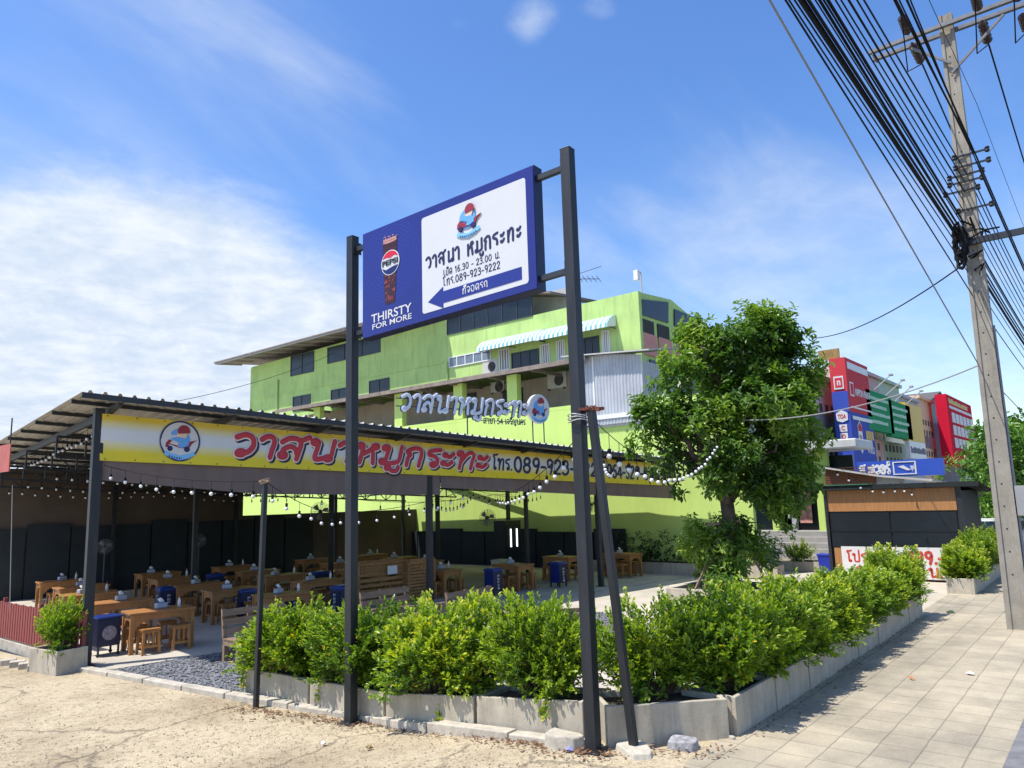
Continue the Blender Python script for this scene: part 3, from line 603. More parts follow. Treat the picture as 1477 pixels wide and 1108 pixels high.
# ================================================================ PLANTERS AND SHRUBS
def planter(name,a,b,z0,h,depth,label,group,th=.05,side=1,dz=0):
    "box trough from a to b (front edge), going back on the left of a->b"
    a=Vector((a.x,a.y,0));b=Vector((b.x,b.y,0)); L_=(b-a).length; ex=(b-a).normalized(); ey=Vector((-ex.y,ex.x,0))*side
    root=thing(name,label,'planter',(a.x,a.y,z0),0,group); f=lambda x,y,z: a+ex*x+ey*y+Vector((0,0,z+dz*x/L_))
    mb=MB()
    def bx(x0,y0,x1,y1,z1=h): mb.prism([(x0,y0),(x1,y0),(x1,y1),(x0,y1)],f,z0-.02,z0+z1)
    bx(0,0,L_,th);bx(0,depth-th,L_,depth);bx(0,th,th,depth-th);bx(L_-th,th,L_,depth-th)
    mb.build('trough',CONC,root,bevel=.008)
    mb=MB(); mb.prism([(th,th),(L_-th,th),(L_-th,depth-th),(th,depth-th)],f,z0,z0+h-.06); mb.build('soil',soil_dark(),root)
    return f(L_/2,depth/2,z0+h-.06),math.atan2(ex.y,ex.x),L_
SH=[]
for i,(w,d,h,n,y) in enumerate([(1.5,1.05,1.14,1080,1.0),(1.5,1.0,1.2,1100,.75),(1.45,1.05,1.08,1060,1.45),(1.4,1.0,1.22,960,.4),(1.5,1.05,1.12,900,1.15)]):
    a,s=shrub_mesh('shrub',w,d,h,n,20,.062,seed=40+i,tipyellow=y)
    r=thing('leafy_shrub','x','shrub'); o=a.build('foliage',LEAF_SHRUB,r); o2=s.build('stems',STEM,r); SH.append(r)
def shrub(i,p,rot,sc_,label,group='leafy shrubs in the concrete planters'):
    c=copy_tree(SH[i%5]); c.location=p; c.rotation_euler=(0,0,rot); c.scale=sc_; tag(c,label,'shrub',group); return c
PG='grey concrete planters around the yard'
J=[GD(352,1003),GD(419,1015),GD(530,1033),GD(640,1048),GD(740,1059),GD(845,1069)]
A_,B_=J[0],J[-1]; NP=4
words=['nearest the light pole','behind the left sign post','between the two sign posts','just left of the right sign post']
look=['broad shrub trailing over the kerb','dense shrub half hidden','tall yellow-tipped shrub','darker loose shrub']
for i in range(NP):
    a=A_.lerp(B_,i/NP+.004); b=A_.lerp(B_,(i+1)/NP-.004); z0=zdrive(a.y)-.01
    c,rt,L_=planter('concrete_planter',a,b,z0,.38,.62,'concrete trough planter %s, along the drive'%words[i],PG,dz=zdrive(b.y)-zdrive(a.y))
    shrub([0,3,2,1][i],c,rt+[0,PI,.2,PI][i],[(1.0,1.1,.88),(1.0,1.05,.84),(1.05,1.1,1.03),(.76,.9,.9)][i],'%s in the planter %s'%(look[i],words[i]))
a,b=GD(877,1078),GD(1053,1065); a.z=b.z=0
c,rt,L_=planter('concrete_planter',a,b,0,.37,.62,'chamfered corner planter behind the leaning pole',PG)
shrub(4,c+Vector((.26,.16,0)),rt,(.92,.92,.84),'rounded shrub spilling over the corner planter behind the leaning pole')
ords=['first','second','third','fourth','fifth','sixth','seventh','last']
x0,x1=7.42,16.15; NR=8
for i in range(NR):
    a=Vector((x0+(x1-x0)*(i+.006)/NR,3.30-.01*(i%3),0)); b=Vector((x0+(x1-x0)*(i+.994)/NR,3.30-.01*(i%3),0))
    c,rt,L_=planter('concrete_planter',a,b,0,.37+.01*(i%2),.6,'%s planter of the row along the pavement, counted from the corner'%ords[i],PG)
    shrub([1,0,4,2,3,1,0,2][i],c+Vector((0,.02,0)),[0,PI,.1,PI,0,PI,.1,0][i],[(.92,1,.84),(.95,1.05,.92),(.9,1,.8),(.95,1.0,.8),(.95,1.0,.72),(.88,.95,.64),(.84,.9,.58),(.72,.95,.9)][i],'bright green shrub in the %s planter along the pavement from the corner'%ords[i])
def trail(px,py,n,L,label,seed):
    random.seed(seed); p=GD(px,py); p.z+=.30; p=p+Vector((-.02,-.01,0)); V=[];F=[];T=[]; st_=MB()
    for i in range(n):
        a=p+Vector((random.uniform(-.1,.1),random.uniform(-.12,.12),random.uniform(-.02,.06))); pts=[a+Vector((.06,.04,.12))]
        d=Vector((-.35,-.12,-.5))+rv()*.25; q=a
        for k in range(6): pts.append(q.copy()); d.z-=.1; d.x*=.8; q=q+d.normalized()*(L/6); q.x=min(q.x,p.x+.03)
        st_.tube(pts,.004,4,False)
        for k in range(26):
            t=random.random()*(len(pts)-1.01); w=pts[int(t)].lerp(pts[int(t)+1],t%1); l=.06*random.uniform(.7,1.2)
            leaf(V,F,T,w,(rv()+Vector((-.5,-.2,-.1))).normalized(),(Vector((-.4,-.1,.8))+rv()*.5).normalized(),l,l*.48,min(1,max(0,random.gauss(.6,.2))))
    r=thing('trailing_shoots',label,'plant',p); mb=MB(); mb.v=V; mb.f=F; mb.mi=[0]*len(F); mb.att={'tint':('FACE',T)}; mb.build('leaves',LEAF_SHRUB,r); st_.build('twigs',STEM,r)
trail(478,1022,5,.28,'leafy shoots trailing down the planter just left of the left sign post',1)
trail(604,1042,6,.3,'leafy shoots trailing over the planter right of the left sign post',2)
trail(645,1048,4,.26,'short yellowish shoots hanging on the planter midway between the sign posts',3)
trail(790,1060,4,.2,'few shoots hanging over the planter left of the right sign post',5)
trail(362,1000,7,.3,'leafy shoots sprawling past the planter end behind the light pole',6)
# a lone shoot between the rows
sm_,ss=shrub_mesh('x',.5,.4,.95,20,24,.07,seed=77,tipyellow=.6); r=thing('thin_shrub','thin shrub with few twigs standing behind the leaning pole','shrub',(0,0,0)); sm_.build('foliage',LEAF_SHRUB,r); ss.build('stems',STEM,r); p=G(905,1000,LOT); r.location=(8.0,4.15,LOT+.35)
r.scale=(1,1,1.25)
# planters beyond the entrance
a,b=G(1407,858),G(1449,829); z=-.02
for i in range(3):
    p=a+Vector((i*1.75,.0,0)); q=a+Vector((i*1.75+1.7,.0,0)); p.z=q.z=0
    c,rt,L_=planter('concrete_planter',p,q,0,.34,.55,'planter past the yard entrance, %s beside the kiosk'%['nearest','middle','farthest'][i],PG)
    shrub(i+2,c,PI*i,(1.15,.85,[.72,.8,.85][i]),'round green shrub in the %s planter past the yard entrance'%['nearest','middle','farthest'][i])
# ================================================================ FENCE, PLANTER AND SHRUB AT THE LEFT
fx=G(115,963,LOT).x-.05; fy0=PO.y-.12; fy1=fy0+6.2; fz=LOT
root=thing('red_fence','low fence of dark red vertical boards on a concrete plinth at the left','fence',(fx,fy0,fz))
mb=MB(); mb.box(fx-.08,fy0-.1,fz-.03,fx+.08,fy1,fz+.16); mb.build('plinth',CONC2,root)
REDW=M('red_wood',(.23,.045,.04),.6,.2,6,streak=(3,3,.5))
mb=MB()
for i in range(int((fy1-fy0)/.135)): 
    y=fy0+i*.135; mb.box(fx-.06,y,fz+.2,fx-.04,y+.1,fz+.88+.008*(i%3))
mb.box(fx-.035,fy0,fz+.32,fx-.005,fy1,fz+.4); mb.box(fx-.035,fy0,fz+.76,fx-.005,fy1,fz+.84)
for y in (fy0+.0,fy0+2.,fy0+4): mb.box(fx-.0,y,fz+.16,fx+.07,y+.07,fz+.95)
mb.build('boards',REDW,root)
p0=GD(40,968);p1=GD(80,975);p2=GD(110,962)
e1=(p1-p0); e1.z=0; e2=(p2-p1); e2.z=0
c,rt,L_=planter('concrete_planter',p0,p1,LOT,.38,.52,'square weathered planter standing in front of the red fence',PG)
a,s=shrub_mesh('x',.92,.78,.92,420,20,.058,seed=91,tipyellow=.6); r=thing('square_shrub','clipped pale green shrub in the square planter by the red fence','shrub',(0,0,0)); a.build('foliage',LEAF_SHRUB,r); s.build('stems',STEM,r); r.location=c; r.rotation_euler=(0,0,rt); r.scale=(.86,.8,.92)
mb=MB()
for k in range(4): p=GD(14+13*k,958+k*2.5); mb.box(p.x-.14,p.y-.1,p.z-.03,p.x+.1,p.y+.1,p.z+.09,Matrix.Translation(p)@Matrix.Rotation(-.35,4,'Z')@Matrix.Translation(-p))
tag(mb.build('paving_blocks',CONC2,bevel=.01),'row of small concrete blocks on the drive by the fence planter','block')
# ================================================================ PAVILION
def zroof(s,t):                                    # height of the sheet's underside
    a=FR(118,567,-.7); b=FR(930,658,-.7)
    z=a[1]+(b[1]-a[1])*(s-a[0])/(b[0]-a[0])
    return z-(t+.7)*.031
ROOT=thing('pavilion','open dining pavilion with a corrugated metal roof on dark steel posts','pavilion',PV(0,0))
s0,s1=FR(118,567,-.7)[0],17.45; t0,t1=-.7,13.2
mb=MB(); nr=int((s1+.3-s0)/.24); XR=23.0; smax=lambda t:(XR-PO.x-TD.x*t)/SD.x; prof=[(0,0),(.36,0),(.46,.045),(.62,.045),(.72,0)]
us=[]
for i in range(nr):
    for u,h in prof: us.append((s0+(i+u)*.24,h))
us.append((s0+nr*.24,0)); NT=6
for s,h in us:
    for j in range(NT+1):
        t=t0+(t1-t0)*j/NT; sq=min(s,smax(t)); mb.v.append(PV(sq,t,zroof(sq,t)+h+.02))
for i in range(len(us)-1):
    for j in range(NT): mb.f.append([i*(NT+1)+j,(i+1)*(NT+1)+j,(i+1)*(NT+1)+j+1,i*(NT+1)+j+1]); mb.mi.append(0)
ROOFP=M('pavilion_sheet',(.46,.45,.42),.55,.12,1.5)
mb.build('roof',ROOFP,ROOT)
fr=MB()
for t in (-.66,.1,1.6,3.1,4.6,6.1,7.6,9.1,10.6,12.1,13.1):
    se=smax(t)-.02; fr.bar(PV(s0+.02,t,zroof(s0,t)-.025),PV(se,t,zroof(se,t)-.025),.05,.07)
fr.build('purlins',STEEL,ROOT)
for k in range(9):
    s=.18+k*2.08; 
    if s>16.9: break
    mb=MB(); mb.bar(PV(s,-.64,zroof(s,-.64)-.11),PV(s,.5,zroof(s,.5)-.17),.07,.06,w1=.07,h1=.2); mb.bar(PV(s,.5,zroof(s,.5)-.17),PV(s,13.0,zroof(s,13.)-.17),.07,.15); mb.build('rafter',STEEL,ROOT)
mb=MB()
for t in (-.66,): mb.bar(PV(s0,t-.05,zroof(s0,t)-.03),PV(smax(t),t-.05,zroof(smax(t),t)-.03),.02,.1)
mb.build('eave_trim',STEEL,ROOT)
def post(s,t,w=.13,base=LOT):
    mb=MB(); zt_=zroof(s,t)-.12; M4=Matrix.Translation(PV(s,t,0))@Matrix.Rotation(TH,4,'Z')
    mb.box(-w/2,-w/2,base,w/2,w/2,zt_,M4); mb.box(-w*.9,-w*.9,base,w*.9,w*.9,base+.015,M4); mb.build('post',POSTP,ROOT)
posts=[(0,0),(FR(619,740)[0],0),(SG_(869,846)[0],0)]
for s,t in posts: post(s,t,.16 if s==0 else .13)
for s in (4.1,8.3,12.5,15.9): post(s,6.3,.12); post(s-.3,12.9,.12)
post(12.9,2.2,.1)
def truss(p,q,d=.42,n=12,r=.035):
    mb=MB(); up=Vector((0,0,1)); mb.bar(p,q,r*1.5); mb.bar(p-up*d,q-up*d,r*1.5)
    for i in range(n):
        a=p.lerp(q,i/n);b=p.lerp(q,(i+1)/n); mb.bar(a-up*d,a,r)
        if i%2: mb.bar(a,b-up*d,r*.8)
        else: mb.bar(a-up*d,b,r*.8)
    mb.build('truss',STEEL,ROOT)
for t in (3.2,6.3,9.6,12.7): truss(PV(.0,t,zroof(0,t)-.27),PV(smax(t)-.3,t,zroof(16,t)-.27),.44,30)
for s in (4.1,8.3,12.5): truss(PV(s,.1,zroof(s,.1)-.3),PV(s,12.8,zroof(s,12.8)-.3),.4,22,.03)
# banner and the tarpaulin below it
def BNt(s): a,b=FR(140,597),FR(935,668.5); return a[1]+(b[1]-a[1])*(s-a[0])/(b[0]-a[0])
def BNb(s): a,b=FR(137,664.5),FR(935,699.5); return a[1]+(b[1]-a[1])*(s-a[0])/(b[0]-a[0])
def BN(x,y,d):                                     # x along the front, y = 0..1 of the banner's height (times .8 m)
    t=y/.8; b=BNb(x); T_=BNt(x); sag=.014*math.sin(x*2.1)+.012*math.sin(x*5.3+t*3)+.02*noise.noise(Vector((x*1.3+t,t*1.6,3)))+.008*noise.noise(Vector((x*4-t*3,t*2.5,7)))
    return PV(x,-.1-d+sag,b+(T_-b)*t)
def bannermat():
    mt=bpy.data.materials.new('banner_vinyl'); mt.use_nodes=True; N=mt.node_tree.nodes; L=mt.node_tree.links; p=N['Principled BSDF']; p.inputs['Roughness'].default_value=.45
    at=N.new('ShaderNodeAttribute'); at.attribute_name='v'; cr=N.new('ShaderNodeValToRGB'); e=cr.color_ramp.elements
    Y1,Y2,Wc=(.74,.60,.02,1),(.70,.50,.03,1),(.66,.68,.70,1)
    e[0].position=.0;e[0].color=Y1;e[1].position=1;e[1].color=Y2
    for po,c in ((.2,Y1),(.38,(.72,.68,.40,1)),(.46,Wc),(.66,Wc),(.78,(.70,.64,.36,1)),(.9,Y2)): k=e.new(po); k.color=c
    L.new(at.outputs['Fac'],cr.inputs[0]); L.new(cr.outputs[0],p.inputs['Base Color']); return mt
bs1=17.4
rb=thing('shop_banner','long yellow vinyl banner with red lettering hung along the pavilion front','banner',PV(8,-.1,2.8))
mb=MB(); ns,nv=150,10
for k,dd in ((0,0),(1,-.004)):
    for i in range(ns+1):
        for j in range(nv+1): mb.v.append(BN(.03+(bs1-.03)*i/ns,.8*j/nv,dd))
o_=(ns+1)*(nv+1)
for i in range(ns):
    for j in range(nv):
        a=i*(nv+1)+j; mb.f.append([a,a+nv+1,a+nv+2,a+1]); mb.f.append([o_+a,o_+a+1,o_+a+nv+2,o_+a+nv+1]); mb.mi+=[0,0]
mb.att={'v':('POINT',[ (j/nv) for k in (0,1) for i in range(ns+1) for j in range(nv+1)])}
sheet=mb.build('vinyl_sheet',bannermat(),rb,smooth=True)
for y in (.03,.77):
    mb=MB()
    for k in range(34): mb.prism(disc(.12+k*.503,y,.013,8),BN,.002,.006)
    mb.build('eyelets',STEEL,sheet)
RB=M('banner_red',(.52,.03,.055),.45,.04,4); PK=M('banner_outline',(.76,.72,.72),.5,.03,4); NVB=M('banner_navy',(.02,.025,.09),.5,.03,4)
a=FR(322,640)[0]; b=FR(703,668)[0]; tt='วาสนาหมูกระทะ'
for nm,mat_,r,d,dx,dy in (('title_shadow',NVB,.088,.004,.045,-.035),('title_outline',PK,.088,.012,0,0),('title_lettering',RB,.06,.021,0,0)):
    mb=MB(); stext(mb,BN,tt,a+.06,b-.1,.215,.45,r,d,shear=.16,dx=dx,dy=dy,flat=.1,tr=.04); mb.build(nm,mat_,sheet,smooth=True)
mb=MB(); a2=FR(707,668)[0]; b2=FR(734,668)[0]; stext(mb,BN,'โทร.',a2,b2+.05,.24,.32,.03,.006,shear=.1)
a3=FR(737,668)[0]; b3=FR(866,690)[0]; stext(mb,BN,'089-923-9222',a3,b3+.1,.2,.43,.043,.006,shear=.05)
a4=FR(870,690)[0]; stext(mb,BN,'064-329-875',a4+.05,bs1-.6,.19,.44,.043,.006,shear=.05); mb.build('phone_lettering',NVB,sheet)
ex=FR(257,637)[0]
def BE(x,y,d): return BN(x,y,d)
emblem(BE,ex,.42,.36,.012,sheet)
def hang(sa,sb,za,zb,name,label,zt0=None,t=-.04):
    mb=MB(); n=60
    for i in range(n+1):
        s=sa+(sb-sa)*i/n
        for j in range(5):
            q=j/4; top=BNb(s)+.05; bot=za(s); mb.v.append(PV(s,t+.02*math.sin(s*6+q*2)*q+.012*math.sin(s*17),top+(bot-top)*q))
    for i in range(n):
        for j in range(4): mb.f.append([i*5+j,i*5+j+1,(i+1)*5+j+1,(i+1)*5+j]); mb.mi.append(0)
    tag(mb.build(name,M('brown_tarpaulin',(.17,.125,.11),.8,.12,2,streak=(2,2,.4)),smooth=True),label,'tarpaulin')
A1,A2,A3=FR(145,693),FR(376,713),FR(633,714)
def zaw(s):
    P=[A1,A2,A3]
    for p,q in zip(P,P[1:]):
        if s<=q[0]: return p[1]+(q[1]-p[1])*(s-p[0])/(q[0]-p[0])
    return q[1]
hang(.1,A3[0],zaw,None,'tarpaulin','brown tarpaulin drop hanging under the left half of the banner')
B1,B2=FR(637,704),FR(1005,721)
hang(A3[0]+.03,17.9,lambda s:B1[1]+(B2[1]-B1[1])*(s-B1[0])/(B2[0]-B1[0]),None,'tarpaulin','narrower brown tarpaulin strip under the right half of the banner')
# back wall and left wall of the pavilion
mb=MB(); mb.prism([(-.2,13.22),(8.4,13.22),(8.4,13.4),(-.2,13.4)],lambda x,y,d:PV(x,y,d),LOT,3.85); mb.prism([(8.401,13.22),(17.2,13.22),(17.2,13.4),(8.401,13.4)],lambda x,y,d:PV(x,y,d),LOT,2.1); bw=mb.build('back_wall',M('wall_brown',(.095,.07,.052),.85,.2,1))
tag(bw,'brown rear wall closing the back of the dining pavilion','wall')
mb=MB(); random.seed(2)
for k in range(9): 
    s=.1+k*1.25; mb.prism([(s,13.1),(s+1.2,13.1),(s+1.2,13.2),(s,13.2)],lambda x,y,d:PV(x,y,d),LOT,1.95+(.12 if k%3==1 else 0))
tag(mb.build('cladding_or_shade_boards',M('dark_green_cladding_and_shade',(.010,.018,.024),.7,.3,2)),'dark green boards along the foot of the rear wall','cladding')
mb=MB(); random.seed(8)
for k in range(9):
    y=14.2+k*1.35; mb.box(23.45,y,LOT,23.6,y+1.3,1.12+.12*(k%3==0))
tag(mb.build('cladding_or_shade_boards',M('dark_green_cladding_and_shade',0)),'dark boards standing in for shadow and shelves along the green wall inside the pavilion','cladding')  # added boards: their dark colour gives the shadow and dark shelves at the wall foot
# ================================================================ FURNITURE
def make_table():
    r=thing('dining_table','x','table'); W,D,H=1.2,.68,.75
    mb=MB(); mb.box(-W/2,-D/2,H-.04,W/2,D/2,H); mb.build('tabletop',WOODT,r,bevel=.006)
    for sx in (-1,1):
        for sy in (-1,1):
            mb=MB(); x=sx*(W/2-.06); y=sy*(D/2-.06); mb.box(x-.035,y-.035,0,x+.035,y+.035,H-.04); mb.box(x-.042,y-.042,0,x+.042,y+.042,.03)
            for k in range(4): # curved knee brackets
                q=.05*k; hh=.16*(1-k/4)**1.4
                mb.box(x-sx*(.035+q+.05),y-.015,H-.15-hh,x-sx*(.035+q),y+.015,H-.15); mb.box(x-.015,y-sy*(.035+q*.6+.03),H-.15-hh*.8,x+.015,y-sy*(.035+q*.6),H-.15)
            mb.build('leg',WOOD,r)
    mb=MB()
    for s in (-1,1): mb.box(-W/2+.095,s*(D/2-.06)-.018,H-.152,W/2-.095,s*(D/2-.06)+.018,H-.041); mb.box(s*(W/2-.06)-.018,-D/2+.095,H-.152,s*(W/2-.06)+.018,D/2-.095,H-.041)
    mb.build('apron',WOOD,r); return r
def make_stool():
    r=thing('wooden_stool','x','stool'); w=.31;H=.46
    mb=MB(); 
    for k in range(4): mb.box(-w/2-.01,-w/2-.01+k*(w+.02)/4,H-.03,w/2+.01,-w/2-.016+(k+1)*(w+.02)/4,H)
    mb.build('seat',WOODT,r)
    for sx in (-1,1):
        for sy in (-1,1):
            mb=MB(); mb.bar((sx*(w/2-.005),sy*(w/2-.005),0),(sx*(w/2-.025),sy*(w/2-.025),H-.03),.042); mb.build('leg',WOOD,r)
    mb=MB()
    for z,t in ((.12,.045),(H-.07,.05)):
        for s in (-1,1): mb.box(-w/2+.03,s*(w/2-.018)-.011,z,w/2-.03,s*(w/2-.018)+.011,z+t); mb.box(s*(w/2-.018)-.011,-w/2+.03,z,s*(w/2-.018)+.011,w/2-.03,z+t)
    mb.box(-.05,-w/2+.03,.13,-.02,-w/2+.05,H-.03); mb.box(.03,-w/2+.03,.13,.06,-w/2+.05,H-.03)
    mb.build('rails',WOOD,r); return r
TB=make_table(); ST=make_stool()
TG='wooden dining tables under the pavilion'; SGp='wooden stools around the dining tables'
tabs=[]
rowsn=['front','second','third','fourth','rear']
ti=SG_(192,944)
tabs.append((ti[0]+.5,ti[1]+.22,-.05,0,0))
p=SG_(306,902); tabs.append((p[0]+.55,p[1]+.3,.0,1,0))
for r_,(t,ss) in enumerate([(.85,[4.2]),(3.05,[1.3,5.9,8.6]),(5.2,[1.4,3.8,6.2,8.6,11.2]),(7.5,[1.6,4.0,6.4,9.2,11.6]),(9.9,[1.6,4.2,6.8,9.6,12.0])]):
    for i,s in enumerate(ss): tabs.append((s+random.uniform(-.12,.12),t+random.uniform(-.15,.15),random.uniform(-.1,.1),r_,i+1))
RT_=[SG_(756,849),SG_(816,842),SG_(914,829),SG_(942,820)]
right=[(SG_(757,852)[0],SG_(757,852)[1]+.5),(SG_(655,862)[0],SG_(655,862)[1]+.6),(SG_(918,832)[0],SG_(918,832)[1]+.55),(SG_(945,823)[0],SG_(945,823)[1]+.6),(SG_(838,838)[0],SG_(838,838)[1]+.8)]
rl=['near the fan post','facing the slatted counters','nearest the green wall end','in the far right corner by the wall','behind the right sign post']
cnt={}
onum=['first','second','third','fourth','fifth','sixth']
tabs_info=[]
for s,t,a,r_,i in tabs:
    n=cnt.get(r_,0); cnt[r_]=n+1
    tabs_info.append((s,t,a,'%s row, %s from left post'%(rowsn[r_],onum[n]),r_<3))
for (s,t),l in zip(right,rl): tabs_info.append((s,t,PI/2,l,True))
def put(o,s,t,a,label,cat,group,z=LOT,name=None):
    c=copy_tree(o); c.location=PV(s,t,z); c.rotation_euler=(0,0,TH+a); tag(c,label,cat,group); return c
seats=['near left','near right','far left','far right']
for s,t,a,l,full in tabs_info:
    put(TB,s,t,a,'honey wood dining table: '+l,'table',TG)
    ca,sa=math.cos(a),math.sin(a)
    for k,(dx,dy) in enumerate([(-.27,-.34),(.3,-.36),(-.28,.4),(.28,.38)]):
        if not full and k>1 : continue
        dx+=random.uniform(-.05,.05); dy+=random.uniform(-.05,.03)
        put(ST,s+dx*ca-dy*sa,t+dx*sa+dy*ca,a+random.uniform(-.12,.12),'wooden stool, %s seat of table: %s'%(seats[k],l),'stool',SGp)
hide_proto(TB); hide_proto(ST)
# things standing on the tables
TISS=M('tissue_box_plastic',(.36,.40,.46),.35,.08,9); BLUEP=M('blue_plastic',(.010,.03,.17),.35,.15,4); NAVYP=M('navy_plastic',(.01,.015,.05),.4,.2,4)
def pottery(s,t,a,l,kind):
    z=LOT+.752; P=PV(s,t,z)
    M4=Matrix.Translation(P)@Matrix.Rotation(a+TH,4,'Z')
    if kind==0:
        r=thing('tissue_box','pale tissue holder on the table: '+l,'tissue box',P,0,'tissue holders on the dining tables'); mb=MB(); mb.box(-.11,-.06,0,.11,.06,.1,M4); mb.build('case',TISS,r,bevel=.02); mb=MB(); mb.add([M4@Vector(v) for v in ((-.05,-.03,.12),(.05,-.03,.12),(.06,.03,.15),(-.05,.04,.18),(.0,.0,.2))],[(0,1,4),(1,2,4),(2,3,4),(3,0,4)]); mb.build('tissue',WHITE,r)
    else:
        r=thing('sauce_bottle','small white sauce bottle on the table: '+l,'bottle',P,0,'sauce bottles on the dining tables'); mb=MB(); mb.lathe([(.03,0),(.032,.1),(.026,.13),(.012,.16),(.012,.18)],10,M4); mb.build('bottle',WHITE,r,smooth=True); mb=MB(); mb.lathe([(.015,.18),(.015,.21),(.004,.235)],8,M4); mb.build('cap',M('cap_red',(.3,.03,.02),.4,.1,4),r)
for k,(s,t,a,l,full) in enumerate(tabs_info):
    pottery(s+random.uniform(-.2,.1),t+.05,random.uniform(-.5,.5),l,0)
    if k%2==0: pottery(s+.35,t+random.uniform(-.1,.1),0,l,1)
# ice bucket stands
def icestand(s,t,a,l):
    P=PV(s,t,LOT); M4=Matrix.Translation(P)@Matrix.Rotation(a+TH,4,'Z')
    r=thing('ice_stand','blue drinks stand with navy printed side, '+l,'drinks stand',P,0,'blue drinks stands between the tables')
    mb=MB(); mb.box(-.2,-.17,.12,.2,.17,.66,M4); mb.build('body',BLUEP,r,bevel=.02)
    mb=MB(); mb.box(-.215,-.185,.66,.215,.185,.72,M4); mb.box(-.17,-.14,.72,.17,.14,.745,M4); mb.build('lid',M('blue_lid',(.015,.05,.24),.3,.1,4),r,bevel=.015)
    mb=MB(); mb.box(-.212,-.16,.14,-.203,.16,.64,M4); mb.box(-.19,-.183,.14,.19,-.173,.64,M4); sp=mb.build('printed_panel',NAVYP,r)
    f=lambda x,y,d: M4@Vector((x,-.184-d,y)); mb=MB()
    for i,c in enumerate('PEPSI'): latin(mb,f,c,-.03,.05,.5-.085*i,.06,.002,off=.03)
    mb.build('panel_lettering',WHITEP,sp); mb=MB(); g=lambda x,y,d: M4@Vector((-.213-d,-x,y))
    for i,c in enumerate('PEPSI'): latin(mb,g,c,-.03,.05,.5-.085*i,.06,.002,off=.03)
    mb.build('panel_lettering',WHITEP,sp)
    for sx in (-1,1):
        for sy in (-1,1): mb=MB(); mb.bar(M4@Vector((sx*.18,sy*.15,0)),M4@Vector((sx*.18,sy*.15,.12)),.035); mb.build('leg',STEEL,r)
for s,t,a,l in [SG_(352,895)+(0.1,'right of the front row table end'),(SG_(425,905)[0],SG_(425,905)[1]+.2,0,'behind the leftmost pallet bench'),(SG_(492,890)[0],SG_(492,890)[1],.2,'hidden partly by the left sign post'),SG_(712,858)+(PI/2,'left of the table near the fan post'),SG_(806,846)+(PI/2,'left of the right sign post'),(3.0,5.1,0,'deep inside the third row'),(7.4,5.3,.1,'in the middle of the third row'),(5.2,7.6,0,'in the dim fourth row')]:
    icestand(s,t,a,l)
# dark serving chair at the corner post
P=G(150,945,LOT); M4=Matrix.Translation(P)@Matrix.Rotation(TH+.15,4,'Z')
r=thing('bar_cart','dark navy serving cart with printed back panel beside the corner post','cart',P)
mb=MB(); mb.box(-.22,-.2,.18,.2,.2,.68,M4); mb.build('body',NAVYP,r,bevel=.02); mb=MB(); mb.box(-.24,-.22,.68,.22,.22,.72,M4); mb.build('lid',BLUEP,r,bevel=.015)
mb=MB(); f=lambda x,y,d:M4@Vector((x,-.201-d,y)); mb.prism(disc(-.01,.42,.13,20),f,0,.004); mb.build('printed_roundel',M('print_grey',(.25,.22,.25),.5,.4,18),r)
for sx in (-1,1):
    for sy in (-1,1): mb=MB(); mb.bar(M4@Vector((sx*.18,sy*.16,.05)),M4@Vector((sx*.18,sy*.16,.18)),.03); mb.lathe([(.03,-.015),(.035,0),(.03,.015)],8,M4@Matrix.Translation((sx*.18,sy*.16,.035))@Matrix.Rotation(PI/2,4,'X')); mb.build('leg',STEEL,r)
# pallet benches
def bench(p,ang,W,l,H=.9):
    p=Vector((p.x,p.y,LOT-.02)); M4=Matrix.Translation(p)@Matrix.Rotation(ang,4,'Z')
    r=thing('pallet_bench','weathered pallet wood bench '+l,'bench',p,0,'pallet wood benches around the gravel bed')
    mb=MB(); lean=.16
    for k in range(3):
        z=.42+k*(H-.42)/3; y=.0+lean*(z-.4)
        mb.bar(M4@Vector((-W/2,y,z+.09)),M4@Vector((W/2,y,z+.09)),.022,.115,up=M4.to_3x3()@Vector((0,lean,1)))
    for x in (-W/2+.05,-.08,W/2-.05): mb.bar(M4@Vector((x,.03,.38)),M4@Vector((x,.03+lean*(H-.4),H)),.075,.03,up=M4.to_3x3()@Vector((0,1,0)))
    mb.build('backrest',PALLET,r)
    mb=MB()
    for k in range(5): mb.box(-W/2,-.52+k*.105,.385,W/2,-.43+k*.105,.407,M4)
    for x in (-W/2+.05,0,W/2-.05): mb.box(x-.04,-.5,.29,x+.04,.02,.384,M4)
    mb.build('seat',PALLET,r)
    for x in (-W/2+.05,W/2-.05):
        for y in (-.47,-.01):
            mb=MB(); mb.box(x-.045,y-.035,0,x+.045,y+.035,.289,M4); mb.bar(M4@Vector((x,y,.02)),M4@Vector((x-math.copysign(.2,x),y,.28)),.02,.06); mb.build('leg',PALLET,r)
b1=G(338,880,.63); bench(G(372,946,LOT)+Vector((0,.1,0)),TH*.3+.02,1.25,'leftmost, its seat end showing past the shrub')
z_=.63
def btw(pa,pb,l,flip=False,H=.9):
    a=G(pa[0],pa[1],LOT-.02+H);b=G(pb[0],pb[1],LOT-.02+H); c=(a+b)/2; d=b-a; ang=math.atan2(d.y,d.x); off=Vector((-d.y,d.x,0)).normalized()*(.08)
    if flip: bench(c+off,ang+PI,d.length,l,H)
    else: bench(c-off,ang,d.length,l,H)
btw((519,855),(588,845),'right of the left sign post, in front of the slatted counters')
btw((643,855),(708,844),'with a two-plank back, before the pavilion post')
btw((470,884),(642,868),'with a long grey top rail, behind the drive planters',True)
btw((752,887),(836,884),'low, seen between shrubs left of the right sign post',True,.62)
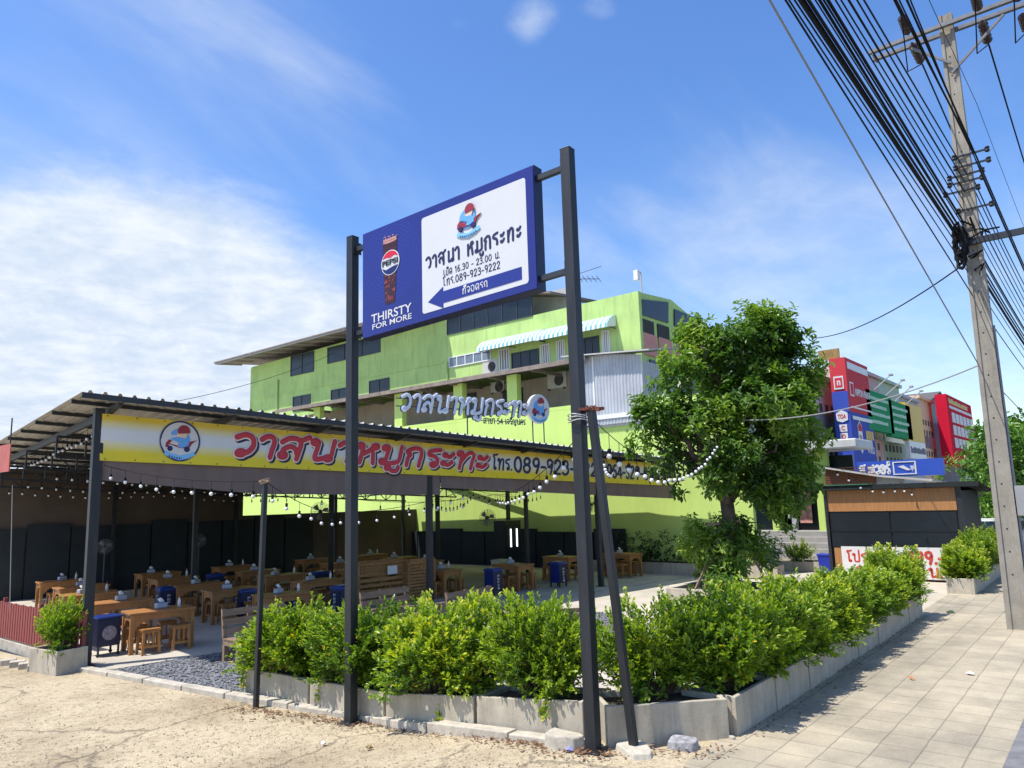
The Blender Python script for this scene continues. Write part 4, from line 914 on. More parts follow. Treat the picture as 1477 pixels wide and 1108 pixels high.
# slatted counters
def crate(px0,px1,ptop,l,W,H,vert,back=None):
    a=G(px0,ptop,LOT+H);b=G(px1,ptop,LOT+H)
    return a,b
def slat_unit(s,t,a,W,H,D,l,vert):
    P=PV(s,t,LOT); M4=Matrix.Translation(P)@Matrix.Rotation(a+TH,4,'Z')
    r=thing('slatted_counter','slatted timber serving counter '+l,'counter',P,0,'slatted timber counters')
    mb=MB(); 
    for x in (-W/2,W/2-.05): mb.box(x,-D/2,0,x+.05,-D/2+.05,H,M4); mb.box(x,D/2-.05,0,x+.05,D/2,H,M4)
    mb.box(-W/2,-D/2,H-.06,W/2,-D/2+.02,H,M4); mb.build('frame',PALLET2,r)
    mb=MB()
    if vert:
        n=int(W/.075)
        for k in range(n): mb.box(-W/2+.05+k*.072,-D/2+.06,H-.3,-W/2+.05+k*.072+.045,-D/2+.08,H+.06,M4)
        for k in range(4): mb.box(-W/2+.05,-D/2+.055,.35+k*.14,W/2-.05,-D/2+.075,.43+k*.14,M4)
    else:
        for k in range(int(H/.085)): mb.box(-W/2+.05,-D/2+.005,.05+k*.085,W/2-.05,-D/2+.03,.05+k*.085+.062,M4); mb.box(-W/2+.01,-D/2+.05,.05+k*.085,-W/2+.03,D/2-.05,.05+k*.085+.062,M4)
    mb.build('slats',PALLET2,r)
    mb=MB(); mb.box(-W/2+.06,-D/2+.085,H*.55,W/2-.06,D/2,H*.55+.03,M4); mb.box(-W/2+.06,-D/2+.085,.2,W/2-.06,D/2,.23,M4); mb.build('shelf',PALLET2,r)
    return M4
p=SG_(548,880); q=SG_(590,876)
M4=slat_unit(SG_(545,872)[0],SG_(545,872)[1],0,1.5,1.12,.5,'with upright slats, left one','v'); 
mb=MB(); mb.box(.12,-.3,.78,.42,-.28,1.0,M4); tag(mb.build('notice_paper',WHITE),'small white paper notice fixed to the left slatted counter','paper')
slat_unit(SG_(597,866)[0]+.1,SG_(597,866)[1]+.0,.05,.95,1.12,.5,'with level slats, right one',None)
# fans on the posts
def fan(px,py,s,t,l):
    d_,z=FR(px,py,t); P=PV(d_,t,z)
    dirv=Vector((-.55,-.75,0)).normalized(); M4=Matrix.Translation(P)@dirv.to_track_quat('Z','Y').to_matrix().to_4x4()
    r=thing('wall_fan','black wall fan with pale blades fixed to '+l,'fan',P,0,'wall fans on pavilion posts')
    mb=MB()
    for k in range(7): mb.tube([M4@Vector((rr*math.cos(a),rr*math.sin(a),zz)) for a in [i*PI/10 for i in range(21)] for rr,zz in ((.05+.033*k,.09-.004*k*k*.4),)],.004,4,False)
    for k in range(16):
        a=k*PI/8; mb.tube([M4@Vector((rr*math.cos(a),rr*math.sin(a),zz)) for rr,zz in ((.04,.095),(.15,.075),(.25,.02),(.15,-.05),(.04,-.07))],.004,4,False)
    mb.build('cage',M('fan_wire',(.08,.08,.08),.4,.2,5),r)
    mb=MB()
    for k in range(3):
        a=k*2.09; mb.add([M4@Vector((rr*math.cos(a+b),rr*math.sin(a+b),zz)) for rr,b,zz in ((.04,0,0),(.21,-.1,.02),(.22,.5,-.02),(.12,.75,-.03))],[(0,1,2,3)])
    mb.build('blades',M('fan_blade',(.2,.2,.2),.4,.1,5),r); mb=MB(); mb.lathe([(.02,.05),(.05,.02),(.055,-.1),(.03,-.16)],10,M4); mb.bar(M4@Vector((0,0,-.15)),M4@Vector((0,-.1,-.32)),.03); mb.build('motor',BLACK,r)
fan(703,747,0,2.0,'the post right of the slatted counters'); fan(462,738,0,3.0,'the left inner post'); fan(853,728,0,1.,'the post behind the right sign post')
# drinks fridge with two lit tubes
fs,ft=SG_(805,832); ft+=2.5; 
P=PV(fs,ft,LOT); 
mb=MB(); M4=Matrix.Translation(P)@Matrix.Rotation(TH,4,'Z'); r=thing('drinks_fridge','black glass door fridge with two lit white tubes inside','fridge',P)
mb.box(-.4,-.3,0,.4,.3,1.9,M4); mb.build('cabinet',BLACK,r); mb=MB(); mb.box(-.36,-.32,.3,.36,-.305,1.75,M4); mb.build('glass_door',GLASSD,r)
em=bpy.data.materials.new('lit_tube'); em.use_nodes=True; em.node_tree.nodes['Principled BSDF'].inputs['Emission Color'].default_value=(.9,.95,1,1); em.node_tree.nodes['Principled BSDF'].inputs['Emission Strength'].default_value=1.2
for x in (-.14,.16): mb=MB(); mb.bar(M4@Vector((x,-.335,.95)),M4@Vector((x,-.335,1.6)),.04); mb.build('light_tube',em,r)
# pedestal fans and shelving against the rear wall
for k,(s,t) in enumerate(((3.3,11.9),(6.4,12.2))):
    P=PV(s,t,LOT); r=thing('pedestal_fan','pale pedestal fan standing by the rear wall, %s from the left'%['second','third','fourth','first'][k],'fan',P,0,'pedestal fans by the rear wall')
    H=1.55; d_=Vector((-.45,-.85,0)).normalized(); M4=Matrix.Translation(P+Vector((0,0,H)))@d_.to_track_quat('Z','Y').to_matrix().to_4x4()
    mb=MB(); mb.lathe([(.2,0),(.22,.03),(.05,.06),(.02,.1),(.018,H-.1)],10,Matrix.Translation(P)); mb.build('stand',M('fan_wire',0),r)
    mb=MB()
    for q in range(6): mb.tube([M4@Vector((rr*math.cos(a),rr*math.sin(a),zz)) for a in [i*PI/8 for i in range(17)] for rr,zz in ((.06+.035*q,.09-.0015*q*q),)],.004,4,False)
    for q in range(14): a=q*PI/7; mb.tube([M4@Vector((rr*math.cos(a),rr*math.sin(a),zz)) for rr,zz in ((.03,.095),(.15,.075),(.24,.02),(.15,-.05),(.04,-.07))],.004,4,False)
    mb.build('cage',M('fan_blade',0),r)
    mb=MB()
    for q in range(3): a=q*2.09; mb.add([M4@Vector((rr*math.cos(a+b),rr*math.sin(a+b),zz)) for rr,b,zz in ((.04,0,0),(.2,-.1,.02),(.21,.5,-.02),(.12,.75,-.03))],[(0,1,2,3)])
    mb.build('blades',M('fan_blade',0),r)
# pile of crates and white boxes
for k,(px,py,w,h,c) in enumerate([(768,838,.5,.35,(.5,.5,.46)),(780,838,.4,.3,(.35,.38,.2)),(770,828,.5,.3,(.55,.52,.45))]):
    s,t=SG_(px,840); t+=1.6; zz=LOT+(.36 if k==2 else 0); P=PV(s,t,zz); M4=Matrix.Translation(P)@Matrix.Rotation(TH+.1*k,4,'Z'); mb=MB(); mb.box(-w/2,-.2,0,w/2,.2,h*.85,M4); mb.box(-w/2-.01,-.21,h*.85,w/2+.01,.21,h,M4); tag(mb.build('storage_box',M('box_%d'%k,c,.6,.15,8),bevel=.01),['pale storage box on the floor beyond the drinks stands','olive storage box right of the pale one on the floor','cream storage box stacked on the pale box'][k],'box')
# ================================================================ STRING LIGHTS
OPAL=M('opal_bulb',(.80,.79,.76),.25,.04,6); WIREM=M('black_cable',(.010,.010,.012),.75,.1,9,spec=.15)
def bulb_proto(r):
    mb=MB(); mb.cm=0; mb.lathe([(.012,0),(.02,-.005),(.02,-.05),(.014,-.055)],7); mb.cm=1; mb.lathe([(.012,-.055),(r*.8,-.055-r*.45),(r,-.055-r),(r*.8,-.055-r*1.6),(.004,-.055-r*2)],10)
    return mb.build('bulb',None,None,smooth=True,mats=[WIREM,OPAL],loc=(0,0,0))
BP={r:bulb_proto(r) for r in (.03,.036,.042)}
def string(P,label,n=14,drop=.1,r=.036,sag=.15,skip=0,wr=.006,jit=.02):
    "P: list of support points; wire sags between them"
    pts=[]; P=[Vector(p) for p in P]
    for a,b in zip(P,P[1:]):
        for i in range(10):
            t=i/10; p=a.lerp(b,t); p.z-=4*sag*t*(1-t); pts.append(p)
    pts.append(P[-1]); root=thing('string_light',label,'string lights',P[0],0,'strings of white globe bulbs')
    mb=MB(); mb.tube(pts,wr,4)
    L=[0]
    for a,b in zip(pts,pts[1:]): L.append(L[-1]+(b-a).length)
    for k in range(n):
        d=(k+.5+skip)/(n+skip)*L[-1]
        for i in range(len(L)-1):
            if L[i]<=d<=L[i+1]: break
        p=pts[i].lerp(pts[i+1],(d-L[i])/max(1e-6,L[i+1]-L[i])); dd=drop*(1+random.uniform(-.15,.15)); mb.tube([p,p-Vector((0,0,dd))],wr*.7,3,False)
        o=BP[r].copy(); COL.objects.link(o); o.parent=root; o.location=p-Vector((0,0,dd))-P[0]; o.rotation_euler=(random.uniform(-.1,.1),random.uniform(-.1,.1),0)
    mb.build('wire',WIREM,root)
ltop=tp; 
string([PV(.1,-.15,FR(150,672)[1]),ltop],'string of bulbs from the corner post to the light pole, across the tarpaulin',9,.12,.03,.1)
string([ltop,PV(FR(550,683)[0]*.62,-2.2,2.25),PV(8.4,-.4,FR(700,705)[1])],'string of bulbs from the light pole towards the pavilion behind the left sign post',15,.12,.03,.12)
string([PV(5.0,1.6,2.72),PV(9.5,-.2,2.55),LET-Vector((0,0,.12))],'string of bulbs from under the roof up to the leaning pole, crossing the phone number',24,.12,.03,.22)
TRP=Vector((G(1055,868,LOT).x,G(1055,868,LOT).y,LOT))
def atD(px,py,P):
    return PN(px,py,P,Vector((FW.x,FW.y,0)).normalized())
tb=atD(1034,626,TRP-Vector((1.6,1.0,0)))
string([LET-Vector((0,0,.08)),LET.lerp(tb,.45)-Vector((0,0,.62)),tb],'large bulbs strung from the leaning pole to the tree, hanging low in the middle',24,.16,.03,.16)
string([LET-Vector((0,0,.1)),PV(14.4,-.2,zroof(14.4,-.2)-.3),PV(16.4,3.0,zroof(16,3)-.5)],'string of bulbs from the leaning pole back to the pavilion eave',18,.14,.03,.2)
string([PV(7.5,0.0,2.55),PV(11,2.5,2.75),PV(16,4.5,2.7)],'string of bulbs running deep under the roof in front of the green wall',26,.16,.03,.22)
string([PV(.1,.2,zroof(0,.2)-.3),PV(.1,3.4,zroof(0,3.4)-.35),PV(.1,6.4,zroof(0,6.4)-.4)],'string of bulbs along the left rafter of the pavilion',16,.12,.03,.06)
for k,t in enumerate((2.6,5.8,9.1,11.8)):
    string([PV(.4,t,zroof(.4,t)-.75),PV(5,t,zroof(5,t)-.7),PV(10,t,zroof(10,t)-.7)],'string of bulbs under the %s roof truss from the front'%['first','second','third','last'][k],28,.1,.03,.12)
string([atD(1040,600,TRP),PY(1212,676,6.0),PY(1300,697,5.0),PY(1392,709,4.1)],'string of bulbs from the tree over the kiosk roof edge',24,.1,.03,.25)
for o in BP.values(): bpy.data.objects.remove(o)
# ================================================================ ROOFTOP LETTERS
rt=.5
def FRt(px,py): return FR(px,py,rt)
x0,zb_=FRt(573,592); x1,zb2=FRt(765,601); 
ex=(PV(x1,rt,zb2)-PV(x0,rt,zb_)); Ln=ex.length; ex.normalize(); LF=plane(PV(x0,rt,zb_),ex,(0,0,1),-TD)
hh=FRt(573,566)[1]-FRt(573,592)[1]
root=thing('rooftop_sign','white cut-out letters and a round emblem on a rod frame above the pavilion roof','sign',PV(x0,rt,zb_))
mb=MB(); stext(mb,LF,'วาสนาหมูกระทะ',.05,Ln-.05,.0,hh*.98,.062,-.04,shear=.18,flat=.5,tr=.03); mb.build('letter_sides',M('letter_grey',(.06,.07,.10),.5,.2,5),root,smooth=True)
mb=MB(); stext(mb,LF,'วาสนาหมูกระทะ',.05,Ln-.05,.0,hh*.98,.046,.0,shear=.18,flat=.3,tr=.03); mb.build('letter_faces',M('letter_white',(.62,.66,.74),.4,.06,6),root,smooth=True)
u0_=(PV(FRt(697,600)[0],rt,0)-PV(x0,rt,0)).length; u1_=(PV(FRt(758,600)[0],rt,0)-PV(x0,rt,0)).length
mb=MB(); stext(mb,LF,'สาขา 54 เจริญนคร',u0_,u1_,-.25,.15,.016,0,flat=.3); mb.build('branch_lettering',NVB,root)
ecx,ecz=FRt(778,590); ec=(PV(ecx,rt,0)-PV(x0,rt,0)).length; er=(FRt(778,570)[1]-FRt(778,610)[1])/2
g_=lambda x,y,d: LF(x,y,d)
ey_=ecz-(LF(ec,0,0).z)
mb=MB(); mb.prism(disc(ec,ey_,er*1.06,36),LF,-.1,-.01); mb.build('emblem_case',WHITE,root)
emblem(LF,ec,ey_,er,.0,root,ring=False)
mb=MB()
for px in (676,770,786): 
    s=FRt(px,605)[0]; z0=zroof(s,rt); mb.bar(PV(s,rt+.06,z0),PV(s,rt+.06,zb_+.1 if px<700 else ecz-er*.4),.025)
mb.bar(LF(.0,.12,-.06),LF(Ln,.12,-.06),.025); mb.bar(LF(.0,hh*.7,-.06),LF(Ln,hh*.7,-.06),.025); mb.bar(LF(u0_-.25,-.17,-.03),LF(u1_,-.17,-.03),.02); mb.build('frame_rods',STEEL,root)
# ================================================================ LIME WALL AND ANNEX
WX=23.72; zl=LOT
def PW(px,py,X=WX): p=PX(px,py,X); return p.y,p.z
root=thing('lime_annex','lime green two-storey annex with an open upper gallery under a sheet roof','building',(WX,20,zl))
yA=PW(1085,720)[0]; yB=40; ztop=6.0
mb=MB(); mb.box(WX,yA,zl-.1,WX+.22,yB,5.85); mb.build('wall',LIME,root)
mb=MB(); 
mb.box(WX+.02,yA+4.2,5.86,WX+2.6,yB,6.0); mb.build('gallery_floor',LIME,root)
mb=MB(); 
mb.box(WX+1.7,16.9,6.0,WX+1.8,yB,7.62); mb.build('gallery_wall',M('gallery_wall',(.33,.27,.21),.8,.15,1.5,stain=.3),root)
for px in (457,574,660,738):
    y,z=PW(px,560); mb=MB(); mb.box(WX+.01,y-.27,6.005,WX+.3,y+.27,7.6); mb.build('column',LIME,root)
zr=PW(640,552)[1]
mb=MB(); n=90; ya,yb=15.4,36.2
for i in range(n+1):
    y=ya+(yb-ya)*i/n; h=.03*math.sin(i*2.2)
    for x,z in ((WX-.45,zr-.08),(WX+2.0,zr+.25),(27.0,zr+.75)): mb.v.append(Vector((x,y,z+h)))
for i in range(n):
    for j in range(2): mb.f.append([i*3+j,i*3+j+1,(i+1)*3+j+1,(i+1)*3+j]); mb.mi.append(0)
mb.build('gallery_roof',ROOFE,root)
mb=MB(); mb.box(WX-.48,ya,zr-.2,WX-.44,yb,zr-.02); 
for k in range(9): mb.box(WX-.43,ya+.3+k*2.3,zr-.24,27,ya+.38+k*2.3,zr-.11)
mb.build('roof_edge',M('roof_edge',(.22,.18,.15),.8,.3,3),root)
mb=MB(); mb.box(WX+1.6,20.2,6.3,WX+1.69,21.3,7.3); mb.build('gallery_window',GLASSD,root); mb=MB(); mb.box(WX+1.6,23,6.0,WX+1.69,24,7.4); mb.build('gallery_window',GLASSD,root)
def ac(P,nrm,label,w=.85,h=.6):
    M4=Matrix.Translation(P)@Vector(nrm).to_track_quat('Y','Z').to_matrix().to_4x4()
    r=thing('air_conditioner',label,'air conditioner',P,0,'air conditioner outdoor units'); mb=MB(); mb.box(-w/2,-.3,0,w/2,0,h,M4); mb.build('case',M('ac_case',(.52,.50,.46),.5,.1,4),r,bevel=.02)
    mb=MB(); c=Vector((-.12,.004,h/2))
    for k in range(6): mb.tube([M4@(c+Vector(((.05+.035*k)*math.cos(a),.006,(.05+.035*k)*math.sin(a)))) for a in [i*PI/8 for i in range(17)]],.008,4,False)
    mb.prism(disc(c.x,c.z,.25,20),lambda x,y,d:M4@Vector((x,d,y)),.0,.003); mb.build('fan_grille',M('ac_grille',(.08,.08,.08),.6,.2,9),r)
    mb=MB(); mb.box(-w/2+.08,-.3,-.06,-w/2+.12,.08,-.002,M4); mb.box(w/2-.12,-.3,-.06,w/2-.08,.08,-.002,M4); mb.build('bracket',STEEL,r)
y,z=PW(803,560,WX+1.65); ac(Vector((WX+1.66,y,z)),(-1,0,0),'outdoor unit on the gallery wall left of the corrugated shed',1.0,.7)
y,z=PW(717,566,WX+1.65); ac(Vector((WX+1.66,y,z)),(-1,0,0),'outdoor unit on the gallery wall between two lime columns',.8,.5)
y,z=PW(612,572,WX+1.65); ac(Vector((WX+1.66,y,z)),(-1,0,0),'outdoor unit on the gallery wall behind the rooftop letters',.8,.5)
# corrugated shed at the annex corner
ys0,zs0=PW(925,600); ys1,_=PW(838,600); zst=PW(850,512)[1]
root=thing('metal_shed','grey corrugated metal shed on the corner of the lime annex','shed',(WX,ys0,5))
mb=MB(); n=44; 
def corr(pa,pb,z0,z1,nrm,pitch=.1,amp=.012):
    d=pb-pa; L_=d.length; k=int(L_/pitch*4); b=len(mb.v)
    for i in range(k+1):
        p=pa.lerp(pb,i/k)+nrm*(amp*(1 if (i%4) in (1,2) else 0)); mb.v.append(Vector((p.x,p.y,z0))); mb.v.append(Vector((p.x,p.y,z1(i/k) if callable(z1) else z1)))
    for i in range(k): mb.f.append([b+2*i,b+2*i+2,b+2*i+3,b+2*i+1]); mb.mi.append(0)
xs_=WX-.12
yc=PW(857,560,xs_)[0]
yR=PW(928,560,xs_)[0]
corr(Vector((xs_,ys1+.3,0)),Vector((xs_,yR,0)),PW(880,612,xs_)[1],lambda u:PW(850,513,xs_)[1]-.3*u*u,Vector((-1,0,0)),.14,.02)
corr(Vector((xs_,yR,0)),Vector((xs_+2.6,yR,0)),PW(880,612,xs_)[1],PW(880,520,xs_)[1]-.2,Vector((0,-1,0)),.14,.02); mb.build('sheet_wall',GREYM,root)
mb=MB(); zq=PW(850,512,xs_)[1]; mb.add([(xs_-.35,ys1+.5,zq+.02),(xs_+3.1,ys1+.5,zq+.5),(xs_+3.1,yR-.5,zq+.3),(xs_-.35,yR-.5,zq-.28),(xs_-.35,ys1+.5,zq+.07),(xs_+3.1,ys1+.5,zq+.55),(xs_+3.1,yR-.5,zq+.35),(xs_-.35,yR-.5,zq-.23)],[(3,2,1,0),(4,5,6,7),(0,1,5,4),(1,2,6,5),(2,3,7,6),(3,0,4,7)]); mb.build('shed_roof',M('pale_roof',(.46,.45,.43),.6,.2,2,stain=.4),root)
mb=MB(); zz=PW(880,600,xs_)[1]; mb.box(xs_-.05,yR-.05,zz-.1,xs_-.0,ys1+.3,zz+.06); mb.box(xs_-.03,yc-.03,zz,xs_+.0,yc+.03,zq-.1); mb.build('shed_trim',WHITE,root)
mb=MB(); zbt=PW(880,645,xs_)[1]; corr(Vector((xs_+.08,ys1-.2,0)),Vector((xs_+.08,yR-.1,0)),5.0,zz-.1,Vector((-1,0,0)),.2,.02); mb.build('lower_sheet',M('pale_sheet',(.5,.51,.52),.5,.1,2),root)
# ================================================================ MAIN LIME BUILDING
BX=27.05
def PB(px,py,X=BX): p=PX(px,py,X); return p.y,p.z
yf=PB(922,450)[0]; zc=PB(919,420)[1]; yl=PB(362,527)[0]
root=thing('lime_building','large lime green four-storey shophouse block with dark windows and striped awnings','building',(BX,yf,zl))
ypar=PB(645,483)[0]; zpar=PB(645,484)[1]; zwall=PB(362,530)[1]
wx_=[]
for a,b,c,d in ((420,514,453,536),(473,502,549,508),(423,573,448,590),(478,563,500,585),(533,550,562,571)):
    p=PB(a,b); q=PB(c,d); wx_.append((p[0],p[1],q[0],q[1]))
w1z=(wx_[0][3],wx_[0][1]); 
mb=MB()
mb.prism([(ypar,zl),(yl,zl),(yl,zwall-.1),(yl-.1,zwall+.0),(ypar,zwall+.3)],lambda x,y,d:Vector((BX+d,x,y)),0,14)   # rear part
mb.prism([(yf,zl),(ypar-.001,zl),(ypar-.001,zpar),(yf,zc)],lambda x,y,d:Vector((BX+d,x,y)),0,.25)
mb.box(BX+.5,PB(345,590)[0]-1.5,zl,BX+6,PB(352,640)[0],PB(352,640)[1]+1.8)
mb.build('side_wall',LIME2,root)
mb=MB(); mb.prism([(yl,zl),(yl+.9,zl),(yl+.9,PB(355,640)[1]+.1),(yl,PB(355,640)[1]+.1)],lambda x,y,d:Vector((BX+d,x,y)),0.0,5); mb.build('rear_wing',LIME2,root)
# front: gable parapet and openings
FY=yf
def PF(px,py): p=PY(px,py,FY); return p.x,p.z
pk=PF(969,432); r2=PF(1003,452); 
xend=58
mb=MB(); zlow=PF(925,455)[1]
P_=[(BX+.25,zc)]+[pk,(pk[0]+5.2,pk[1]-1.2),(pk[0]+5.2,zl),(BX+.25,zl)]
mb.prism(P_[::-1],lambda x,y,d:Vector((x,FY+d,y)),0.05,.3); mb.build('front_wall',LIME2,root)
def frontpanel(pts,name,mat_,d=-.05,th=.06):
    mb=MB(); mb.prism(pts,lambda x,y,dd:Vector((x,FY+.05-dd,y)),0,th); return mb.build(name,mat_,root)
def quadpx(p): return [PF(*a) for a in p]
fz=lambda px,py: PF(px,py)
frontpanel(quadpx([(926,432),(926,454),(964,466),(964,436)]),'front_glazing',GLASSD)
frontpanel(quadpx([(973,446),(973,470),(1010,484),(1003,458)]),'front_glazing',GLASSD)
for k in range(5):
    for (xa,xb) in ((fz(927,470)[0],fz(943,470)[0]),(fz(949,475)[0],fz(965,475)[0]),(fz(974,480)[0],fz(992,480)[0]),(fz(997,480)[0],fz(1018,480)[0])):
        zt_=fz(927,466)[1]-k*.95
        if k in (1,): frontpanel([(xa-.0,zt_-.4),(xb+.15,zt_-.4),(xb+.15,zt_+.55),(xa-.0,zt_+.55)],'pink_panel',M('pink_panel',(.55,.25,.2),.7,.1,3),th=.07)
        else: frontpanel([(xa,zt_-.45),(xb,zt_-.45),(xb,zt_+.2),(xa,zt_+.2)],'front_opening',M('dark_opening',(.03,.035,.03),.8,.2,3))
for k in range(3):
    za=fz(932,517)[1]-k*2.2
    for xa in (BX+.7,BX+3.4): frontpanel([(xa,za-1.5),(xa+2.1,za-1.5),(xa+2.1,za),(xa,za)],'front_glazing',GLASSD)
FRM=M('window_frame_dark',(.03,.04,.05),.5,.2,4)
def window(y0,z0,y1,z1,n=2,gl=GLASSD,fr=FRM,X=BX,d=.05):
    if y0>y1: y0,y1=y1,y0
    if z0>z1: z0,z1=z1,z0
    mb=MB(); w=.05
    for a in ([(y0,z0,y1,z0+w),(y0,z1-w,y1,z1),(y0,z0+w,y0+w,z1-w),(y1-w,z0+w,y1,z1-w)]+[(y0+(y1-y0)*k/n-w/2,z0+w,y0+(y1-y0)*k/n+w/2,z1-w) for k in range(1,n)]): mb.box(X-d,a[0],a[1],X+.0,a[2],a[3])
    o=mb.build('window',fr,root); mb=MB(); mb.box(X-.022,y0+w,z0+w,X-.001,y1-w,z1-w); mb.build('pane',gl,o)
for i,(a,b,c,d) in enumerate(wx_):
    window(a,b,c,d,2 if i!=1 else 3)
a=PB(645,466); b=PB(768,440); window(a[0],zpar+.0,b[0],zpar+1.0,6)
a=PB(648,516); b=PB(700,518); window(a[0],a[1],b[0]-.4,a[1]-.55,5,M('frosted_pane',(.16,.2,.24),.2,.3,3),WHITE)
# striped awnings with grilles under them
def stripem():
    mt=bpy.data.materials.new('striped_awning'); mt.use_nodes=True; N=mt.node_tree.nodes; L=mt.node_tree.links; p=N['Principled BSDF']; p.inputs['Roughness'].default_value=.5
    tc=N.new('ShaderNodeTexCoord'); w=N.new('ShaderNodeTexWave'); w.wave_type='BANDS'; w.bands_direction='Y'; w.inputs['Scale'].default_value=1.25
    L.new(tc.outputs['Object'],w.inputs['Vector']); cr=N.new('ShaderNodeValToRGB'); cr.color_ramp.interpolation='CONSTANT'; e=cr.color_ramp.elements; e[0].color=(.68,.72,.70,1); e[1].position=.55; e[1].color=(.16,.38,.42,1); L.new(w.outputs['Fac'],cr.inputs[0]); L.new(cr.outputs[0],p.inputs['Base Color']); return mt
STR=stripem()
for k,((a,b),(c,d),lb) in enumerate([((702,504),(787,487),'longer'),((785,489),(889,467),'shorter')]):
    ya,za=PB(a,b); yb,zb3=PB(c,d); zt_=(za+zb3)/2+.42; 
    r=thing('striped_awning','white and teal striped awning, %s'%['left of the tall sign post, over the grilles','right end one above the corrugated shed'][k],'awning',(BX,(ya+yb)/2,zt_),0,'striped awnings on the lime building')
    mb=MB(); n=5
    P=[(BX-.02,zt_),(BX-.3,zt_-.1),(BX-.55,zt_-.26),(BX-.75,zt_-.48),(BX-.78,zt_-.66)]
    for y in (yb,ya): 
        for x,z in P: mb.v.append(Vector((x,y,z)))
    for j in range(n-1): mb.f.append([j,j+1,n+j+1,n+j]); mb.mi.append(0)
    b0=len(mb.v)
    for y in (yb,ya):
        mb.add([(x,y,z) for x,z in P]+[(BX-.02,y,zt_-.5)],[(0,1,2,3,4,5)])
    mb.build('canopy',STR,r)
    mb=MB()
    for y in (yb+.05,(ya+yb)/2,ya-.05): mb.bar((BX,y,zt_-.6),(BX-.76,y,zt_-.62),.03)
    mb.build('frame',STEEL,r)
a=PB(738,510);b=PB(778,528); window(a[0],a[1],b[0],b[1]-.1,3)
a=PB(833,493);b=PB(865,508); window(a[0],a[1]+.1,b[0],b[1]-.1,3)
for (pa,pb,za,zb4) in ((720,736,505,533),(780,794,498,528),(803,816,492,520),(868,881,478,510)):
    a=PB(pa,za);b=PB(pb,zb4); window(a[0],a[1],b[0],b[1],4,M('grille_gap',(.20,.22,.20),.7,.2,5),WHITE)
y,z=PB(707,533); ac(Vector((BX-.02,y,z-.25)),(-1,0,0),'outdoor unit on the lime building left of the grilles',1.0,.75)
# building roof overhangs
root2=root
ye,ze=PB(336,518); ye2,ze2=PB(498,475)
mb=MB(); zo=zwall+.55
mb.add([(BX-1.5,yl+2.2,zo-.15),(BX+14,yl+2.2,zo+1.2),(BX+14,ypar+.2,zo+1.2),(BX-1.5,ypar+.2,zo-.15),(BX-1.5,yl+2.2,zo-.07),(BX+14,yl+2.2,zo+1.28),(BX+14,ypar+.2,zo+1.28),(BX-1.5,ypar+.2,zo-.07)],[(3,2,1,0),(4,5,6,7),(0,1,5,4),(1,2,6,5),(2,3,7,6),(3,0,4,7)]); mb.build('rear_roof',ROOFE,root)
mb=MB()
for k in range(12): y=yl+2-k*1.5; mb.bar((BX-1.45,y,zo-.22),(BX+.5,y,zo-.05),.08); 
mb.bar((BX-1.42,yl+2.1,zo-.2),(BX-1.42,ypar+.3,zo-.2),.08); mb.build('eave_frame',M('grey_frame',(.35,.34,.33),.6,.2,5),root)
yq=PB(808,430,BX+1)[0]
zq2=PB(800,447)[1]
mb=MB(); 
mb.box(BX+1.2,PB(800,440)[0],zpar-.1,BX+1.4,ypar,zpar+1.4); mb.build('penthouse_wall',M('penthouse',(.42,.42,.40),.7,.1,2),root)
yr_,zr_=PB(806,424,BX+.4); mb=MB(); zl_=zr_+.55; mb.add([(BX-.3,yr_,zr_-.1),(BX+4,yr_,zr_+.25),(BX+4,ypar+1,zl_+1.25),(BX-.3,ypar+1,zl_+.9),(BX-.3,yr_,zr_),(BX+4,yr_,zr_+.35),(BX+4,ypar+1,zl_+1.35),(BX-.3,ypar+1,zl_+1.)],[(3,2,1,0),(4,5,6,7),(0,1,5,4),(1,2,6,5),(2,3,7,6),(3,0,4,7)]); mb.build('penthouse_roof',ROOFE,root)
for k,(px,py0,py1) in enumerate(((401,548,612),(647,522,552))):
    y,z0=PB(px,py1); z1=PB(px,py0)[1]; mb=MB(); mb.tube([(BX-.07,y,z0),(BX-.07,y,z1)],.045,6); mb.build('downpipe',M('pipe_green',(.30,.40,.14),.6,.1,4),root)
ya_=PB(640,530)[0]; mb=MB(); mb.box(BX-.03,ya_,w1z[0]-1.05,BX-.002,yl-.05,w1z[0]-.93); mb.build('ledge',LIME2,root)
# antenna and roof lamp
y,z=PB(837,440,BX+2); r=thing('tv_antenna','thin metal TV antenna on the lime building roof','antenna',(BX+2,y,z-1)); mb=MB(); t_=PB(837,392,BX+2)[1]; mb.bar((BX+2,y,z-1.2),(BX+2,y,t_),.04); mb.build('mast',STEEL,r)
mb=MB(); mb.bar((BX+2,y+.7,t_-.2),(BX+1.4,y-1.5,t_-.8),.03)
for k in range(8): c=Vector((BX+2,y+.7,t_-.2)).lerp(Vector((BX+1.4,y-1.5,t_-.8)),k/7); mb.bar(c+Vector((-.35,-.1,.05)),c+Vector((.35,.1,-.05)),.018)
mb.bar((BX+2,y-1.3,t_),(BX+2,y+.5,t_-.12),.02); mb.build('elements',STEEL,r)
x,z=PF(930,420); x+=0; r=thing('roof_lamp','small flood lamp on a thin mast at the lime building corner','lamp',(x,FY+.15,z-.1)); zt_=PF(930,393)[1]; mb=MB(); mb.bar((x,FY+.15,z-.4),(x,FY+.15,zt_),.045); mb.bar((x,FY+.15,zt_),(x-.5,FY+.1,zt_),.04); mb.build('mast',M('galv',(.4,.4,.4),.4,.1,5),r); mb=MB(); mb.box(x-.55,FY+.0,zt_-.45,x-.35,FY+.2,zt_-.02); mb.build('lamp_head',WHITE,r)
